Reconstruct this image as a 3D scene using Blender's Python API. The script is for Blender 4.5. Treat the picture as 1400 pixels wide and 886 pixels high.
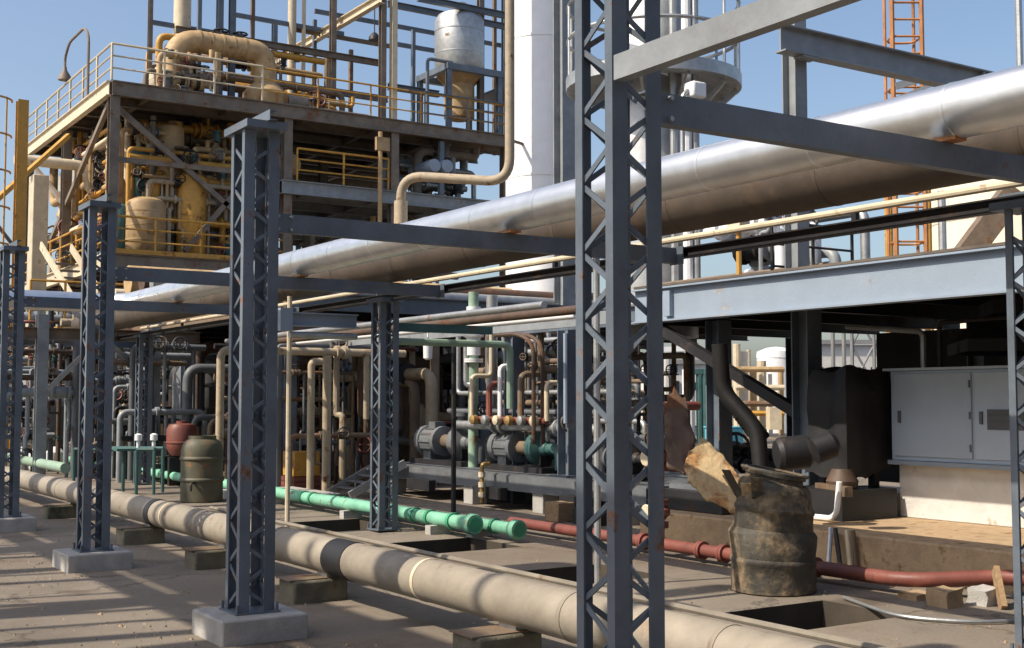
import bpy, bmesh, math, random
from mathutils import Vector, Matrix, noise

R = math.radians
sc = bpy.context.scene
for o in list(bpy.data.objects):
    bpy.data.objects.remove(o)

# ------------------------------------------------------------------ camera
F_PX, CXP, CYP, EYE = 1690.0, 700.0, 443.0, 1.5       # photo is 1400 x 886
PITCH = math.atan(105 / F_PX)
YAW = R(33.06)
cam_d = bpy.data.cameras.new('camera')
cam_d.sensor_width = 36
cam_d.lens = 36 * F_PX / 1400
cam_d.clip_start = 0.05
cam_d.clip_end = 3000
cam = bpy.data.objects.new('camera', cam_d)
sc.collection.objects.link(cam)
cam.location = (0, 0, EYE)
cam.rotation_euler = (math.pi / 2 + PITCH, 0, -YAW)
sc.camera = cam

# ------------------------------------------------------------------ sky and sun
SUN_EL, SHADOW_AZ = R(47), R(-10)      # shadows fall along +X, turned a little towards +Y
w = bpy.data.worlds.new('World')
sc.world = w
w.use_nodes = True
nt = w.node_tree
bg = nt.nodes['Background']
sky = nt.nodes.new('ShaderNodeTexSky')
sky.sky_type = 'NISHITA'
sky.sun_disc = False
sky.sun_elevation = SUN_EL
sky.sun_rotation = -(math.pi / 2) - SHADOW_AZ + 0.0
sky.air_density = 1.0
sky.dust_density = 2.8
sky.ozone_density = 1.5
nt.links.new(sky.outputs[0], bg.inputs[0])
bg.inputs[1].default_value = 0.15
sun_d = bpy.data.lights.new('sun', 'SUN')
sun_d.energy = 5.0
sun_d.angle = R(0.5)
sun_d.color = (1.0, 0.89, 0.74)
sun = bpy.data.objects.new('sun', sun_d)
sc.collection.objects.link(sun)
sun_dir = Vector((math.cos(SUN_EL) * math.cos(SHADOW_AZ), math.cos(SUN_EL) * math.sin(SHADOW_AZ), -math.sin(SUN_EL)))
sun.rotation_euler = sun_dir.to_track_quat('-Z', 'Y').to_euler()
sun.location = (-20, 0, 20)
sc.view_settings.view_transform = 'Standard'
sc.view_settings.look = 'None'
sc.view_settings.gamma = 1
sc.view_settings.exposure = 0.25

# ------------------------------------------------------------------ helpers
_fw0 = Vector((math.sin(YAW), math.cos(YAW), 0))
_rt = Vector((math.cos(YAW), -math.sin(YAW), 0))
_fw = _fw0 * math.cos(PITCH) + Vector((0, 0, math.sin(PITCH)))
_up = -_fw0 * math.sin(PITCH) + Vector((0, 0, math.cos(PITCH)))


def at(x, y, X=None, Y=None, Z=None, D=None):
    """world point seen at photo pixel (x, y) on the plane X=, Y=, Z= or at depth D"""
    d = _fw + _rt * ((x - CXP) / F_PX) - _up * ((y - CYP) / F_PX)
    if X is not None:
        t = X / d.x
    elif Y is not None:
        t = Y / d.y
    elif Z is not None:
        t = (Z - EYE) / d.z
    else:
        t = D
    return Vector((0, 0, EYE)) + d * t


COL = sc.collection
WL = {}                     # object name -> world location


def _link(o, loc, parent):
    COL.objects.link(o)
    WL[o.name] = Vector(loc)
    if parent is not None:
        o.parent = parent
        o.location = Vector(loc) - WL[parent.name]
    else:
        o.location = loc


def tag(o, label, cat, group=None):
    o['label'] = label
    o['category'] = cat
    if group:
        o['group'] = group
    return o


def T(name, label, cat, loc, group=None):
    o = bpy.data.objects.new(name, None)
    o.empty_display_size = 0.2
    _link(o, loc, None)
    return tag(o, label, cat, group)


def mk(name, bm, mat, parent=None, smooth=True, bevel=0, kind=None, base=False):
    bmesh.ops.recalc_face_normals(bm, faces=bm.faces)
    lo = Vector((min(v.co[i] for v in bm.verts) for i in range(3)))
    hi = Vector((max(v.co[i] for v in bm.verts) for i in range(3)))
    c = (lo + hi) / 2
    if parent is None:
        c.z = lo.z
    for v in bm.verts:
        v.co -= c
    me = bpy.data.meshes.new(name)
    bm.to_mesh(me)
    bm.free()
    me.materials.append(mat)
    if smooth:
        me.polygons.foreach_set('use_smooth', [True] * len(me.polygons))
        me.set_sharp_from_angle(angle=R(35))
    o = bpy.data.objects.new(name, me)
    _link(o, c, parent)
    if bevel:
        m = o.modifiers.new('bevel', 'BEVEL')
        m.width = bevel
        m.segments = 2
    if kind:
        o['kind'] = kind
    return o


def S(name, label, cat, bm, mat, group=None, **k):
    return tag(mk(name, bm, mat, None, **k), label, cat, group)


def NB():
    return bmesh.new()


def box(x0, x1, y0, y1, z0, z1, bm=None):
    bm = bm or NB()
    v = [bm.verts.new((x, y, z)) for z in (z0, z1) for y in (y0, y1) for x in (x0, x1)]
    for f in ((0, 2, 3, 1), (4, 5, 7, 6), (0, 1, 5, 4), (2, 6, 7, 3), (0, 4, 6, 2), (1, 3, 7, 5)):
        bm.faces.new([v[i] for i in f])
    return bm


def frame(d, up=Vector((0, 0, 1))):
    d = d.normalized()
    if abs(d.dot(up)) > 0.98:
        up = Vector((0, 1, 0))
    s = d.cross(up).normalized()
    u = s.cross(d).normalized()
    return s, u


def extr(p, q, poly, bm=None, up=Vector((0, 0, 1))):
    """extrude a closed 2-d outline from p to q"""
    bm = bm or NB()
    p, q = Vector(p), Vector(q)
    s, u = frame(q - p, up)
    a = [bm.verts.new(p + s * x + u * y) for x, y in poly]
    b = [bm.verts.new(q + s * x + u * y) for x, y in poly]
    n = len(poly)
    for i in range(n):
        bm.faces.new((a[i], a[(i + 1) % n], b[(i + 1) % n], b[i]))
    bm.faces.new(a[::-1])
    bm.faces.new(b)
    return bm


def ibeam(p, q, h, wd, t=None, bm=None, up=Vector((0, 0, 1))):
    t = t or h * 0.07
    x, y = wd / 2, h / 2
    s = t * 0.5
    poly = [(-x, -y), (x, -y), (x, -y + t), (s, -y + t), (s, y - t), (x, y - t), (x, y), (-x, y), (-x, y - t), (-s, y - t), (-s, -y + t), (-x, -y + t)]
    return extr(p, q, poly, bm, up)


def channel(p, q, h, wd, t=0.008, bm=None, up=Vector((0, 0, 1)), flip=1):
    x, y = wd * flip, h / 2
    t2 = t * flip
    poly = [(0, -y), (x, -y), (x, -y + t), (t2, -y + t), (t2, y - t), (x, y - t), (x, y), (0, y)]
    return extr(p, q, poly, bm, up)


def rect(p, q, a, b, bm=None, up=Vector((0, 0, 1))):
    return extr(p, q, [(-a / 2, -b / 2), (a / 2, -b / 2), (a / 2, b / 2), (-a / 2, b / 2)], bm, up)


def cyl(p, q, r, r2=None, n=14, bm=None):
    bm = bm or NB()
    p, q = Vector(p), Vector(q)
    r2 = r if r2 is None else r2
    s, u = frame(q - p)
    a, b = [], []
    for i in range(n):
        t = 2 * math.pi * i / n
        d = s * math.cos(t) + u * math.sin(t)
        a.append(bm.verts.new(p + d * r))
        b.append(bm.verts.new(q + d * r2))
    for i in range(n):
        bm.faces.new((a[i], a[(i + 1) % n], b[(i + 1) % n], b[i]))
    bm.faces.new(a[::-1])
    bm.faces.new(b)
    return bm


def tube(pts, r, bend=None, n=12, seg=6, bm=None):
    """pipe along a polyline with rounded elbows"""
    bm = bm or NB()
    pts = [Vector(p) for p in pts]
    bend = bend if bend is not None else r * 2.5
    path = [pts[0]]
    for i in range(1, len(pts) - 1):
        a, b, c = pts[i - 1], pts[i], pts[i + 1]
        d1, d2 = (a - b).normalized(), (c - b).normalized()
        k = min(bend, (a - b).length * 0.48, (c - b).length * 0.48)
        if d1.dot(d2) < -0.999 or k < 1e-4:
            path.append(b)
            continue
        p0, p1 = b + d1 * k, b + d2 * k
        for j in range(seg + 1):
            t = j / seg
            path.append(p0 * (1 - t) ** 2 + b * 2 * t * (1 - t) + p1 * t * t)
    path.append(pts[-1])
    rings = []
    s, u = frame(path[1] - path[0])
    for i, p in enumerate(path):
        if i == 0:
            d = path[1] - path[0]
        elif i == len(path) - 1:
            d = path[-1] - path[-2]
        else:
            d = (path[i + 1] - path[i]).normalized() + (path[i] - path[i - 1]).normalized()
        d.normalize()
        s = (s - d * s.dot(d)).normalized()
        u = d.cross(s)
        rings.append([bm.verts.new(p + (s * math.cos(2 * math.pi * k / n) + u * math.sin(2 * math.pi * k / n)) * r) for k in range(n)])
    for a, b in zip(rings, rings[1:]):
        for k in range(n):
            bm.faces.new((a[k], a[(k + 1) % n], b[(k + 1) % n], b[k]))
    bm.faces.new(rings[0][::-1])
    bm.faces.new(rings[-1])
    return bm


def lathe(c, prof, n=28, bm=None, d=Vector((0, 0, 1)), close=True):
    """turn a profile [(radius, distance)] about the axis c + d*t"""
    bm = bm or NB()
    c = Vector(c)
    s, u = frame(Vector(d))
    d = Vector(d).normalized()
    rings = []
    for r, t in prof:
        rings.append([bm.verts.new(c + d * t + (s * math.cos(2 * math.pi * k / n) + u * math.sin(2 * math.pi * k / n)) * max(r, 0.001)) for k in range(n)])
    for a, b in zip(rings, rings[1:]):
        for k in range(n):
            bm.faces.new((a[k], a[(k + 1) % n], b[(k + 1) % n], b[k]))
    if close:
        bm.faces.new(rings[0][::-1])
        bm.faces.new(rings[-1])
    return bm


def flange(p, d, r, t=0.03, n=14, bm=None):
    p, d = Vector(p), Vector(d).normalized()
    bm = cyl(p - d * t, p - d * 0.002, r, n=n, bm=bm)
    return cyl(p + d * 0.002, p + d * t, r, n=n, bm=bm)


# ------------------------------------------------------------------ materials
MATS = {}


def mat(name, col, rough=0.6, metal=0.0, var=0.25, scale=3.0, rust=0.0, rust_col=(0.16, 0.075, 0.035), bump=0.15, spec=0.4, rscale=2.0, stretch=(1, 1, 1), col2=None, fine=40.0):
    m = bpy.data.materials.new(name)
    m.use_nodes = True
    t = m.node_tree
    N, L = t.nodes, t.links
    b = N['Principled BSDF']
    b.inputs['Metallic'].default_value = metal
    b.inputs['Specular IOR Level'].default_value = spec
    tc = N.new('ShaderNodeTexCoord')
    mp = N.new('ShaderNodeMapping')
    mp.inputs['Scale'].default_value = stretch
    oi = N.new('ShaderNodeObjectInfo')
    mul = N.new('ShaderNodeVectorMath')
    mul.operation = 'MULTIPLY_ADD'
    L.new(oi.outputs['Random'], mul.inputs[0])
    mul.inputs[1].default_value = (37, 53, 71)
    L.new(tc.outputs['Object'], mul.inputs[2])
    L.new(mul.outputs[0], mp.inputs[0])
    n1 = N.new('ShaderNodeTexNoise')
    n1.inputs['Scale'].default_value = scale
    n1.inputs['Detail'].default_value = 8
    n1.inputs['Roughness'].default_value = 0.65
    L.new(mp.outputs[0], n1.inputs[0])
    r1 = N.new('ShaderNodeValToRGB')
    r1.color_ramp.elements[0].position = 0.3
    r1.color_ramp.elements[1].position = 0.72
    c2 = col2 or tuple(min(1, c * (1 + var)) for c in col)
    r1.color_ramp.elements[0].color = (*[c * (1 - var) for c in col], 1)
    r1.color_ramp.elements[1].color = (*c2, 1)
    L.new(n1.outputs[0], r1.inputs[0])
    out = r1.outputs[0]
    rough_in = None
    if rust > 0:
        n2 = N.new('ShaderNodeTexNoise')
        n2.inputs['Scale'].default_value = rscale
        n2.inputs['Detail'].default_value = 10
        n2.inputs['Roughness'].default_value = 0.7
        L.new(mp.outputs[0], n2.inputs[0])
        r2 = N.new('ShaderNodeValToRGB')
        r2.color_ramp.elements[0].position = 0.68 - rust * 0.4
        r2.color_ramp.elements[1].position = 0.76 - rust * 0.34
        L.new(n2.outputs[0], r2.inputs[0])
        n3 = N.new('ShaderNodeTexNoise')
        n3.inputs['Scale'].default_value = rscale * 6
        n3.inputs['Detail'].default_value = 5
        L.new(mp.outputs[0], n3.inputs[0])
        r3 = N.new('ShaderNodeValToRGB')
        r3.color_ramp.elements[0].position = 0.3
        r3.color_ramp.elements[1].position = 0.7
        r3.color_ramp.elements[0].color = (*[c * 0.5 for c in rust_col], 1)
        r3.color_ramp.elements[1].color = (*[min(1, c * 1.6) for c in rust_col], 1)
        L.new(n3.outputs[0], r3.inputs[0])
        mx = N.new('ShaderNodeMixRGB')
        L.new(r2.outputs[0], mx.inputs[0])
        L.new(out, mx.inputs[1])
        L.new(r3.outputs[0], mx.inputs[2])
        out = mx.outputs[0]
        mr = N.new('ShaderNodeMapRange')
        mr.inputs[3].default_value = rough
        mr.inputs[4].default_value = 0.9
        L.new(r2.outputs[0], mr.inputs[0])
        L.new(mr.outputs[0], b.inputs['Roughness'])
        if metal > 0:
            mr2 = N.new('ShaderNodeMapRange')
            mr2.inputs[3].default_value = metal
            mr2.inputs[4].default_value = 0.0
            L.new(r2.outputs[0], mr2.inputs[0])
            L.new(mr2.outputs[0], b.inputs['Metallic'])
    else:
        mr = N.new('ShaderNodeMapRange')
        mr.inputs[3].default_value = rough * 0.85
        mr.inputs[4].default_value = min(1, rough * 1.2)
        L.new(n1.outputs[0], mr.inputs[0])
        L.new(mr.outputs[0], b.inputs['Roughness'])
    # small value shift from object to object
    hs = N.new('ShaderNodeHueSaturation')
    mr3 = N.new('ShaderNodeMapRange')
    mr3.inputs[3].default_value = 0.88
    mr3.inputs[4].default_value = 1.1
    L.new(oi.outputs['Random'], mr3.inputs[0])
    L.new(mr3.outputs[0], hs.inputs['Value'])
    L.new(out, hs.inputs['Color'])
    L.new(hs.outputs[0], b.inputs['Base Color'])
    if bump:
        n4 = N.new('ShaderNodeTexNoise')
        n4.inputs['Scale'].default_value = fine
        n4.inputs['Detail'].default_value = 4
        L.new(mp.outputs[0], n4.inputs[0])
        bp = N.new('ShaderNodeBump')
        bp.inputs['Strength'].default_value = bump
        bp.inputs['Distance'].default_value = 0.01
        L.new(n4.outputs[0], bp.inputs['Height'])
        L.new(bp.outputs[0], b.inputs['Normal'])
    MATS[name] = m
    return m


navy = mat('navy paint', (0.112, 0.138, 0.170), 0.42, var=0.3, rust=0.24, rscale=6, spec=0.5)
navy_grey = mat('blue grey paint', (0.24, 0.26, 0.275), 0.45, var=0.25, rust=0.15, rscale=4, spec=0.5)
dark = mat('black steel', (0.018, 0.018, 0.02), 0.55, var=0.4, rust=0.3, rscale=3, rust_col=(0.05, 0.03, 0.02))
lagm = mat('underside shade brown', (0.075, 0.056, 0.040), 0.62, var=0.3, rust=0.28, rscale=1.5, rust_col=(0.09, 0.06, 0.04))  # dark brown stands in for the silver pipe's shaded underside
pu_steel = mat('golden weathered steel', (0.175, 0.145, 0.115), 0.6, var=0.3, rust=0.3, rscale=2.5)
cream_dim = mat('toned down cream pipe', (0.36, 0.295, 0.205), 0.6, var=0.25, rust=0.3, rscale=3)  # cream toned down in the colour so the middle ground reads darker
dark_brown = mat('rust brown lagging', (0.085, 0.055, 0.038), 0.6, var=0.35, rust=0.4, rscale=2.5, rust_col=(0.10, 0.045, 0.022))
alu = mat('aluminium cladding', (0.86, 0.86, 0.85), 0.37, metal=1.0, var=0.12, scale=5, bump=0.3, fine=4, rust=0.06, rust_col=(0.2, 0.15, 0.1), rscale=6)
galv = mat('galvanised steel', (0.42, 0.43, 0.43), 0.45, metal=0.7, var=0.2, scale=6, rust=0.15)
beige = mat('weathered beige pipe', (0.25, 0.218, 0.172), 0.6, var=0.3, scale=2.2, rust=0.26, rscale=2.5, rust_col=(0.17, 0.125, 0.085), spec=0.35)
cream = mat('cream paint', (0.58, 0.50, 0.36), 0.5, var=0.18, rust=0.2, rscale=3)
tan = mat('tan lagging', (0.40, 0.275, 0.14), 0.6, var=0.3, rust=0.3, rscale=2, rust_col=(0.2, 0.1, 0.04))
ochre = mat('ochre yellow paint', (0.50, 0.27, 0.05), 0.5, var=0.25, rust=0.35, rscale=3, rust_col=(0.22, 0.10, 0.03))
orange = mat('orange paint', (0.42, 0.18, 0.06), 0.5, var=0.25, rust=0.25)
steel_w = mat('weathered brown steel', (0.17, 0.125, 0.085), 0.6, var=0.3, rust=0.35, rscale=2.5)
deckm = mat('deck plate', (0.12, 0.10, 0.08), 0.7, var=0.3, rust=0.3)
whitep = mat('white paint', (0.78, 0.79, 0.80), 0.45, var=0.06, rust=0.07, rscale=2.5, rust_col=(0.4, 0.3, 0.2))
masonry = mat('dirty white masonry', (0.56, 0.55, 0.53), 0.8, var=0.15, scale=3, rust=0.2, rscale=3, rust_col=(0.35, 0.28, 0.2), bump=0.4)
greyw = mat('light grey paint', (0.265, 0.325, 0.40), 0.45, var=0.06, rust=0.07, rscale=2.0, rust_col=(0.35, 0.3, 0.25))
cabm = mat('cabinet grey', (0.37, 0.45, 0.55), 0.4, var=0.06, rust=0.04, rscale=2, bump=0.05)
cabv = mat('vent grey', (0.10, 0.11, 0.12), 0.5, var=0.2)
mint = mat('mint green paint', (0.17, 0.41, 0.285), 0.6, var=0.3, rust=0.26, rscale=6)
mint_d = mat('dark green enamel', (0.05, 0.27, 0.15), 0.45, var=0.25, rust=0.1, rscale=6)
palegreen = mat('pale green paint', (0.30, 0.42, 0.32), 0.5, var=0.2, rust=0.2)
teal = mat('teal paint', (0.045, 0.115, 0.11), 0.5, var=0.25, rust=0.2)
red = mat('oxide red paint', (0.19, 0.062, 0.046), 0.5, var=0.3, rust=0.25, rscale=5, rust_col=(0.13, 0.05, 0.03))
conc = mat('grey concrete', (0.40, 0.385, 0.36), 0.9, var=0.2, scale=6, rust=0.15, rust_col=(0.25, 0.2, 0.15), bump=0.5, fine=60, spec=0.2)
conc_moss = mat('dirty mossy concrete', (0.17, 0.155, 0.115), 0.9, var=0.3, scale=6, rust=0.3, rust_col=(0.08, 0.085, 0.05), bump=0.6, fine=50, spec=0.2)
conc_tan = mat('tan concrete', (0.40, 0.29, 0.18), 0.9, var=0.3, scale=4, rust=0.35, rscale=4, rust_col=(0.20, 0.12, 0.06), bump=0.6, fine=50, spec=0.2)
drumm = mat('rusted drum', (0.055, 0.050, 0.040), 0.7, var=0.45, scale=4, rust=0.5, rscale=3, rust_col=(0.16, 0.12, 0.075), bump=0.6, fine=30)
drumo = mat('olive drum', (0.09, 0.085, 0.055), 0.6, var=0.35, scale=4, rust=0.3, rscale=4)
torn = mat('torn lagging sheet', (0.42, 0.31, 0.17), 0.9, var=0.35, scale=6, rust=0.46, rscale=4, rust_col=(0.28, 0.15, 0.06), bump=1.0, fine=25)
tarp = mat('black tarpaulin', (0.012, 0.012, 0.013), 0.6, var=0.4, bump=0.4, fine=12)
rubber = mat('black rubber', (0.012, 0.012, 0.012), 0.5, var=0.3)
bluebox = mat('light blue plastic', (0.10, 0.42, 0.55), 0.4, var=0.12)
brass = mat('brass valve', (0.45, 0.30, 0.12), 0.4, metal=0.6, var=0.2)
wood = mat('timber', (0.30, 0.20, 0.11), 0.85, var=0.3, scale=4, stretch=(1, 8, 8), bump=0.5)
pit_side = mat('dark pit side', (0.06, 0.048, 0.035), 0.8, var=0.3)
pit_dark = mat('dark pit floor', (0.012, 0.011, 0.009), 0.5, var=0.5, scale=2, bump=0.03, fine=3)
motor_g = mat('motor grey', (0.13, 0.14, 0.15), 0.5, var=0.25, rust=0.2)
shedm = mat('dark cladding', (0.03, 0.033, 0.035), 0.7, var=0.25, rust=0.15, stretch=(1, 1, 0.2))
farw = mat('far white cladding', (0.62, 0.60, 0.56), 0.6, var=0.1)
farg = mat('far grey cladding', (0.22, 0.22, 0.22), 0.6, var=0.15)
asph = mat('asphalt', (0.06, 0.06, 0.065), 0.85, var=0.2, scale=1.5, bump=0.3)
tankw = mat('tank cream', (0.72, 0.66, 0.52), 0.5, var=0.06, rust=0.08, rscale=1)


def ground_mat():
    m = bpy.data.materials.new('stained concrete yard')
    m.use_nodes = True
    t = m.node_tree
    N, L = t.nodes, t.links
    b = N['Principled BSDF']
    g = N.new('ShaderNodeTexCoord')
    def nz(s, det, ro=0.6):
        n = N.new('ShaderNodeTexNoise')
        n.inputs['Scale'].default_value = s
        n.inputs['Detail'].default_value = det
        n.inputs['Roughness'].default_value = ro
        L.new(g.outputs['Object'], n.inputs[0])
        return n
    def ramp(src, p0, p1, c0, c1):
        r = N.new('ShaderNodeValToRGB')
        r.color_ramp.elements[0].position = p0
        r.color_ramp.elements[1].position = p1
        r.color_ramp.elements[0].color = (*c0, 1)
        r.color_ramp.elements[1].color = (*c1, 1)
        L.new(src, r.inputs[0])
        return r
    a = ramp(nz(0.9, 10).outputs[0], 0.3, 0.7, (0.152, 0.128, 0.102), (0.268, 0.231, 0.187))
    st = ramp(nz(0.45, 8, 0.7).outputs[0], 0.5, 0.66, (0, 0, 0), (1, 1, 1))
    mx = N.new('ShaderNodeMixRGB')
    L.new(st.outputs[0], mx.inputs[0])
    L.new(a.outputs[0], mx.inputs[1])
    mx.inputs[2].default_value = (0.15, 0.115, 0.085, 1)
    sp = ramp(nz(14, 6, 0.7).outputs[0], 0.58, 0.72, (0, 0, 0), (0.6, 0.6, 0.6))
    mx2 = N.new('ShaderNodeMixRGB')
    L.new(sp.outputs[0], mx2.inputs[0])
    L.new(mx.outputs[0], mx2.inputs[1])
    mx2.inputs[2].default_value = (0.12, 0.095, 0.07, 1)
    vo = N.new('ShaderNodeTexVoronoi')
    vo.feature = 'DISTANCE_TO_EDGE'
    vo.inputs['Scale'].default_value = 0.42
    wn = nz(1.6, 5)
    va = N.new('ShaderNodeVectorMath')
    va.operation = 'MULTIPLY_ADD'
    L.new(wn.outputs['Color'], va.inputs[0])
    va.inputs[1].default_value = (0.7, 0.7, 0.7)
    L.new(g.outputs['Object'], va.inputs[2])
    L.new(va.outputs[0], vo.inputs['Vector'])
    ck = ramp(vo.outputs['Distance'], 0.003, 0.007, (0.55, 0.55, 0.55), (0, 0, 0))
    mx3 = N.new('ShaderNodeMixRGB')
    L.new(ck.outputs[0], mx3.inputs[0])
    L.new(mx2.outputs[0], mx3.inputs[1])
    mx3.inputs[2].default_value = (0.05, 0.042, 0.033, 1)
    stain_shade = ramp(nz(0.8, 6, 0.55).outputs['Color'], 0.56, 0.63, (0, 0, 0), (0.75, 0.75, 0.75))  # broad dark patches: part stain, part shade put into the colour
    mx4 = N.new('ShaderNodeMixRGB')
    L.new(stain_shade.outputs[0], mx4.inputs[0])
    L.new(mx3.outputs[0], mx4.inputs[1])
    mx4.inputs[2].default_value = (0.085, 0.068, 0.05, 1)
    L.new(mx4.outputs[0], b.inputs['Base Color'])
    b.inputs['Roughness'].default_value = 0.9
    b.inputs['Specular IOR Level'].default_value = 0.2
    bp = N.new('ShaderNodeBump')
    bp.inputs['Strength'].default_value = 0.5
    bp.inputs['Distance'].default_value = 0.02
    L.new(nz(25, 8, 0.7).outputs[0], bp.inputs['Height'])
    L.new(bp.outputs[0], b.inputs['Normal'])
    return m


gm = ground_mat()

# ------------------------------------------------------------------ ground with open dark pits
PITS = [(6.05, 7.1, 5.83, 6.62), (6.05, 6.95, 8.25, 9.2), (6.05, 7.1, 10.7, 11.75), (6.05, 7.05, 13.1, 14.4)]  # rectangular openings with dark sides and floor
xs = sorted({-600, -40, 0, 900, 60} | {p[0] for p in PITS} | {p[1] for p in PITS})
ys = sorted({-600, -20, 900, 60} | {p[2] for p in PITS} | {p[3] for p in PITS})
bm = NB()
gv = {(x, y): bm.verts.new((x, y, 0)) for x in xs for y in ys}
for i in range(len(xs) - 1):
    for j in range(len(ys) - 1):
        mx_, my_ = (xs[i] + xs[i + 1]) / 2, (ys[j] + ys[j + 1]) / 2
        if any(p[0] < mx_ < p[1] and p[2] < my_ < p[3] for p in PITS):
            continue
        bm.faces.new((gv[xs[i], ys[j]], gv[xs[i + 1], ys[j]], gv[xs[i + 1], ys[j + 1]], gv[xs[i], ys[j + 1]]))
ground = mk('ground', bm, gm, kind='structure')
ground.location = (0, 0, 0)
WL[ground.name] = Vector((0, 0, 0))
# recentre the sheet so that object coordinates equal world coordinates
me = ground.data
cc = Vector(((xs[0] + xs[-1]) / 2, (ys[0] + ys[-1]) / 2, 0))
for v in me.vertices:
    v.co += cc
for x0, x1, y0, y1 in PITS:
    bm = NB()
    z = -0.45
    a = [bm.verts.new(c) for c in ((x0, y0, -0.001), (x1, y0, -0.001), (x1, y1, -0.001), (x0, y1, -0.001))]
    b = [bm.verts.new(c) for c in ((x0, y0, z), (x1, y0, z), (x1, y1, z), (x0, y1, z))]
    for i in range(4):
        bm.faces.new((a[i], b[i], b[(i + 1) % 4], a[(i + 1) % 4]))
    mk('pit_wall', bm, pit_side, ground)
    bm = NB()
    bm.faces.new([bm.verts.new(c) for c in ((x0, y0, -0.4), (x1, y0, -0.4), (x1, y1, -0.4), (x0, y1, -0.4))])
    mk('pit_floor', bm, pit_dark, ground)
# far road
bm = NB()
bm.faces.new([bm.verts.new(c) for c in ((20, 44, 0.004), (75, 30, 0.004), (100, 48, 0.004), (40, 66, 0.004))])
mk('road', bm, asph, kind='structure')

# ------------------------------------------------------------------ lattice rack columns
LACE = {}


def lace_mesh(span, rise, wd=0.022, t=0.007):
    key = (round(span, 3), round(rise, 3))
    if key not in LACE:
        b = rect((-span / 2, 0, -rise / 2), (span / 2, 0, rise / 2), t, wd, up=Vector((0, 1, 0)).cross(Vector((span, 0, rise))).normalized())
        me_ = bpy.data.meshes.new('lacing_bar')
        bmesh.ops.recalc_face_normals(b, faces=b.faces)
        b.to_mesh(me_)
        b.free()
        me_.materials.append(navy)
        LACE[key] = me_
    return LACE[key]


def lattice(label, x, y, top, wdt=0.12, leg=0.064, plinth=0.155, pw=0.285, cap=True, m=navy, lit=True):
    t = T('lattice_column', label, 'column', (x, y, 0), 'lattice columns of the pipe rack')
    z0 = plinth + 0.012
    th = 0.009
    for sx in (-1, 1):
        for sy in (-1, 1):
            cx, cy = x + sx * wdt, y + sy * wdt
            lx, ly = leg * 1.12, leg * 0.72
            poly = [(0, 0), (-sx * lx, 0), (-sx * lx, -sy * th), (-sx * th, -sy * th), (-sx * th, -sy * ly), (0, -sy * ly)]
            b = NB()
            A = [b.verts.new((cx + px_, cy + py_, z0)) for px_, py_ in poly]
            B = [b.verts.new((cx + px_, cy + py_, top)) for px_, py_ in poly]
            for i in range(6):
                b.faces.new((A[i], A[(i + 1) % 6], B[(i + 1) % 6], B[i]))
            b.faces.new(A[::-1])
            b.faces.new(B)
            mk('corner_angle', b, m, t)
    span = 2 * wdt - 0.07
    rise = 0.115
    pitch = 0.135
    n = int((top - z0 - 0.1) / pitch)
    for k in range(n):
        zz = z0 + 0.09 + pitch * k
        sgn = 1 if k % 2 else -1
        for face in range(4):
            o = bpy.data.objects.new('lacing_bar', lace_mesh(span, rise))
            off = wdt - th - 0.006
            if face == 0:
                p, rz = (x, y - off, zz), 0 if sgn > 0 else math.pi
            elif face == 1:
                p, rz = (x, y + off, zz), math.pi if sgn > 0 else 0
            elif face == 2:
                p, rz = (x - off, y, zz), (math.pi / 2 if sgn > 0 else -math.pi / 2)
            else:
                p, rz = (x + off, y, zz), (-math.pi / 2 if sgn > 0 else math.pi / 2)
            _link(o, p, t)
            o.rotation_euler = (0, 0, rz)
    if cap:
        mk('cap_plate', box(x - wdt - 0.02, x + wdt + 0.02, y - wdt - 0.09, y + wdt + 0.09, top + 0.001, top + 0.05), m, t)
        mk('saddle_beam', channel((x, y - wdt - 0.12, top + 0.085), (x, y + wdt + 0.12, top + 0.085), 0.068, 0.05, 0.007), m, t)
    mk('base_plate', box(x - wdt - 0.03, x + wdt + 0.03, y - wdt - 0.03, y + wdt + 0.03, plinth + 0.001, z0), m, t)
    if plinth > 0.03:
        mk('plinth', box(x - pw, x + pw, y - pw, y + pw, -0.05, plinth), conc, t, bevel=0.014)
    for sx in (-1, 1):
        for sy in (-1, 1):
            bx, by = x + sx * (wdt + 0.012), y + sy * (wdt + 0.012)
            mk('anchor_bolt', cyl((bx, by, z0), (bx, by, z0 + 0.05), 0.011, n=6), m, t)
    return t


XR = 2.97
RY = [3.8, 7.65, 11.5, 15.35]
lattice('tall navy lattice column nearest the camera, in front of the big silver pipe', XR, RY[0], 3.3)
lattice('navy lattice column on a grey concrete plinth, second from the camera', XR, RY[1], 3.25)
lattice('navy lattice column on a concrete plinth, third from the camera left of centre', XR, RY[2], 3.25)
lattice('navy lattice column cut by the left edge of the picture', XR, RY[3], 3.25)
lattice('greenish navy lattice column standing behind the beige ground pipe near the green pipes', 6.6, 12.85, 2.64, plinth=0.02)
lattice('lattice column at the right edge in front of the grey cabinet', 6.6, 4.43, 2.64, plinth=0.02)
lattice('far lattice column behind the teal bench left of centre', 6.6, 22.3, 2.64, plinth=0.02)
lattice('lattice column mostly hidden behind the second front column', 6.6, 17.3, 2.64, plinth=0.02)

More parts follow.
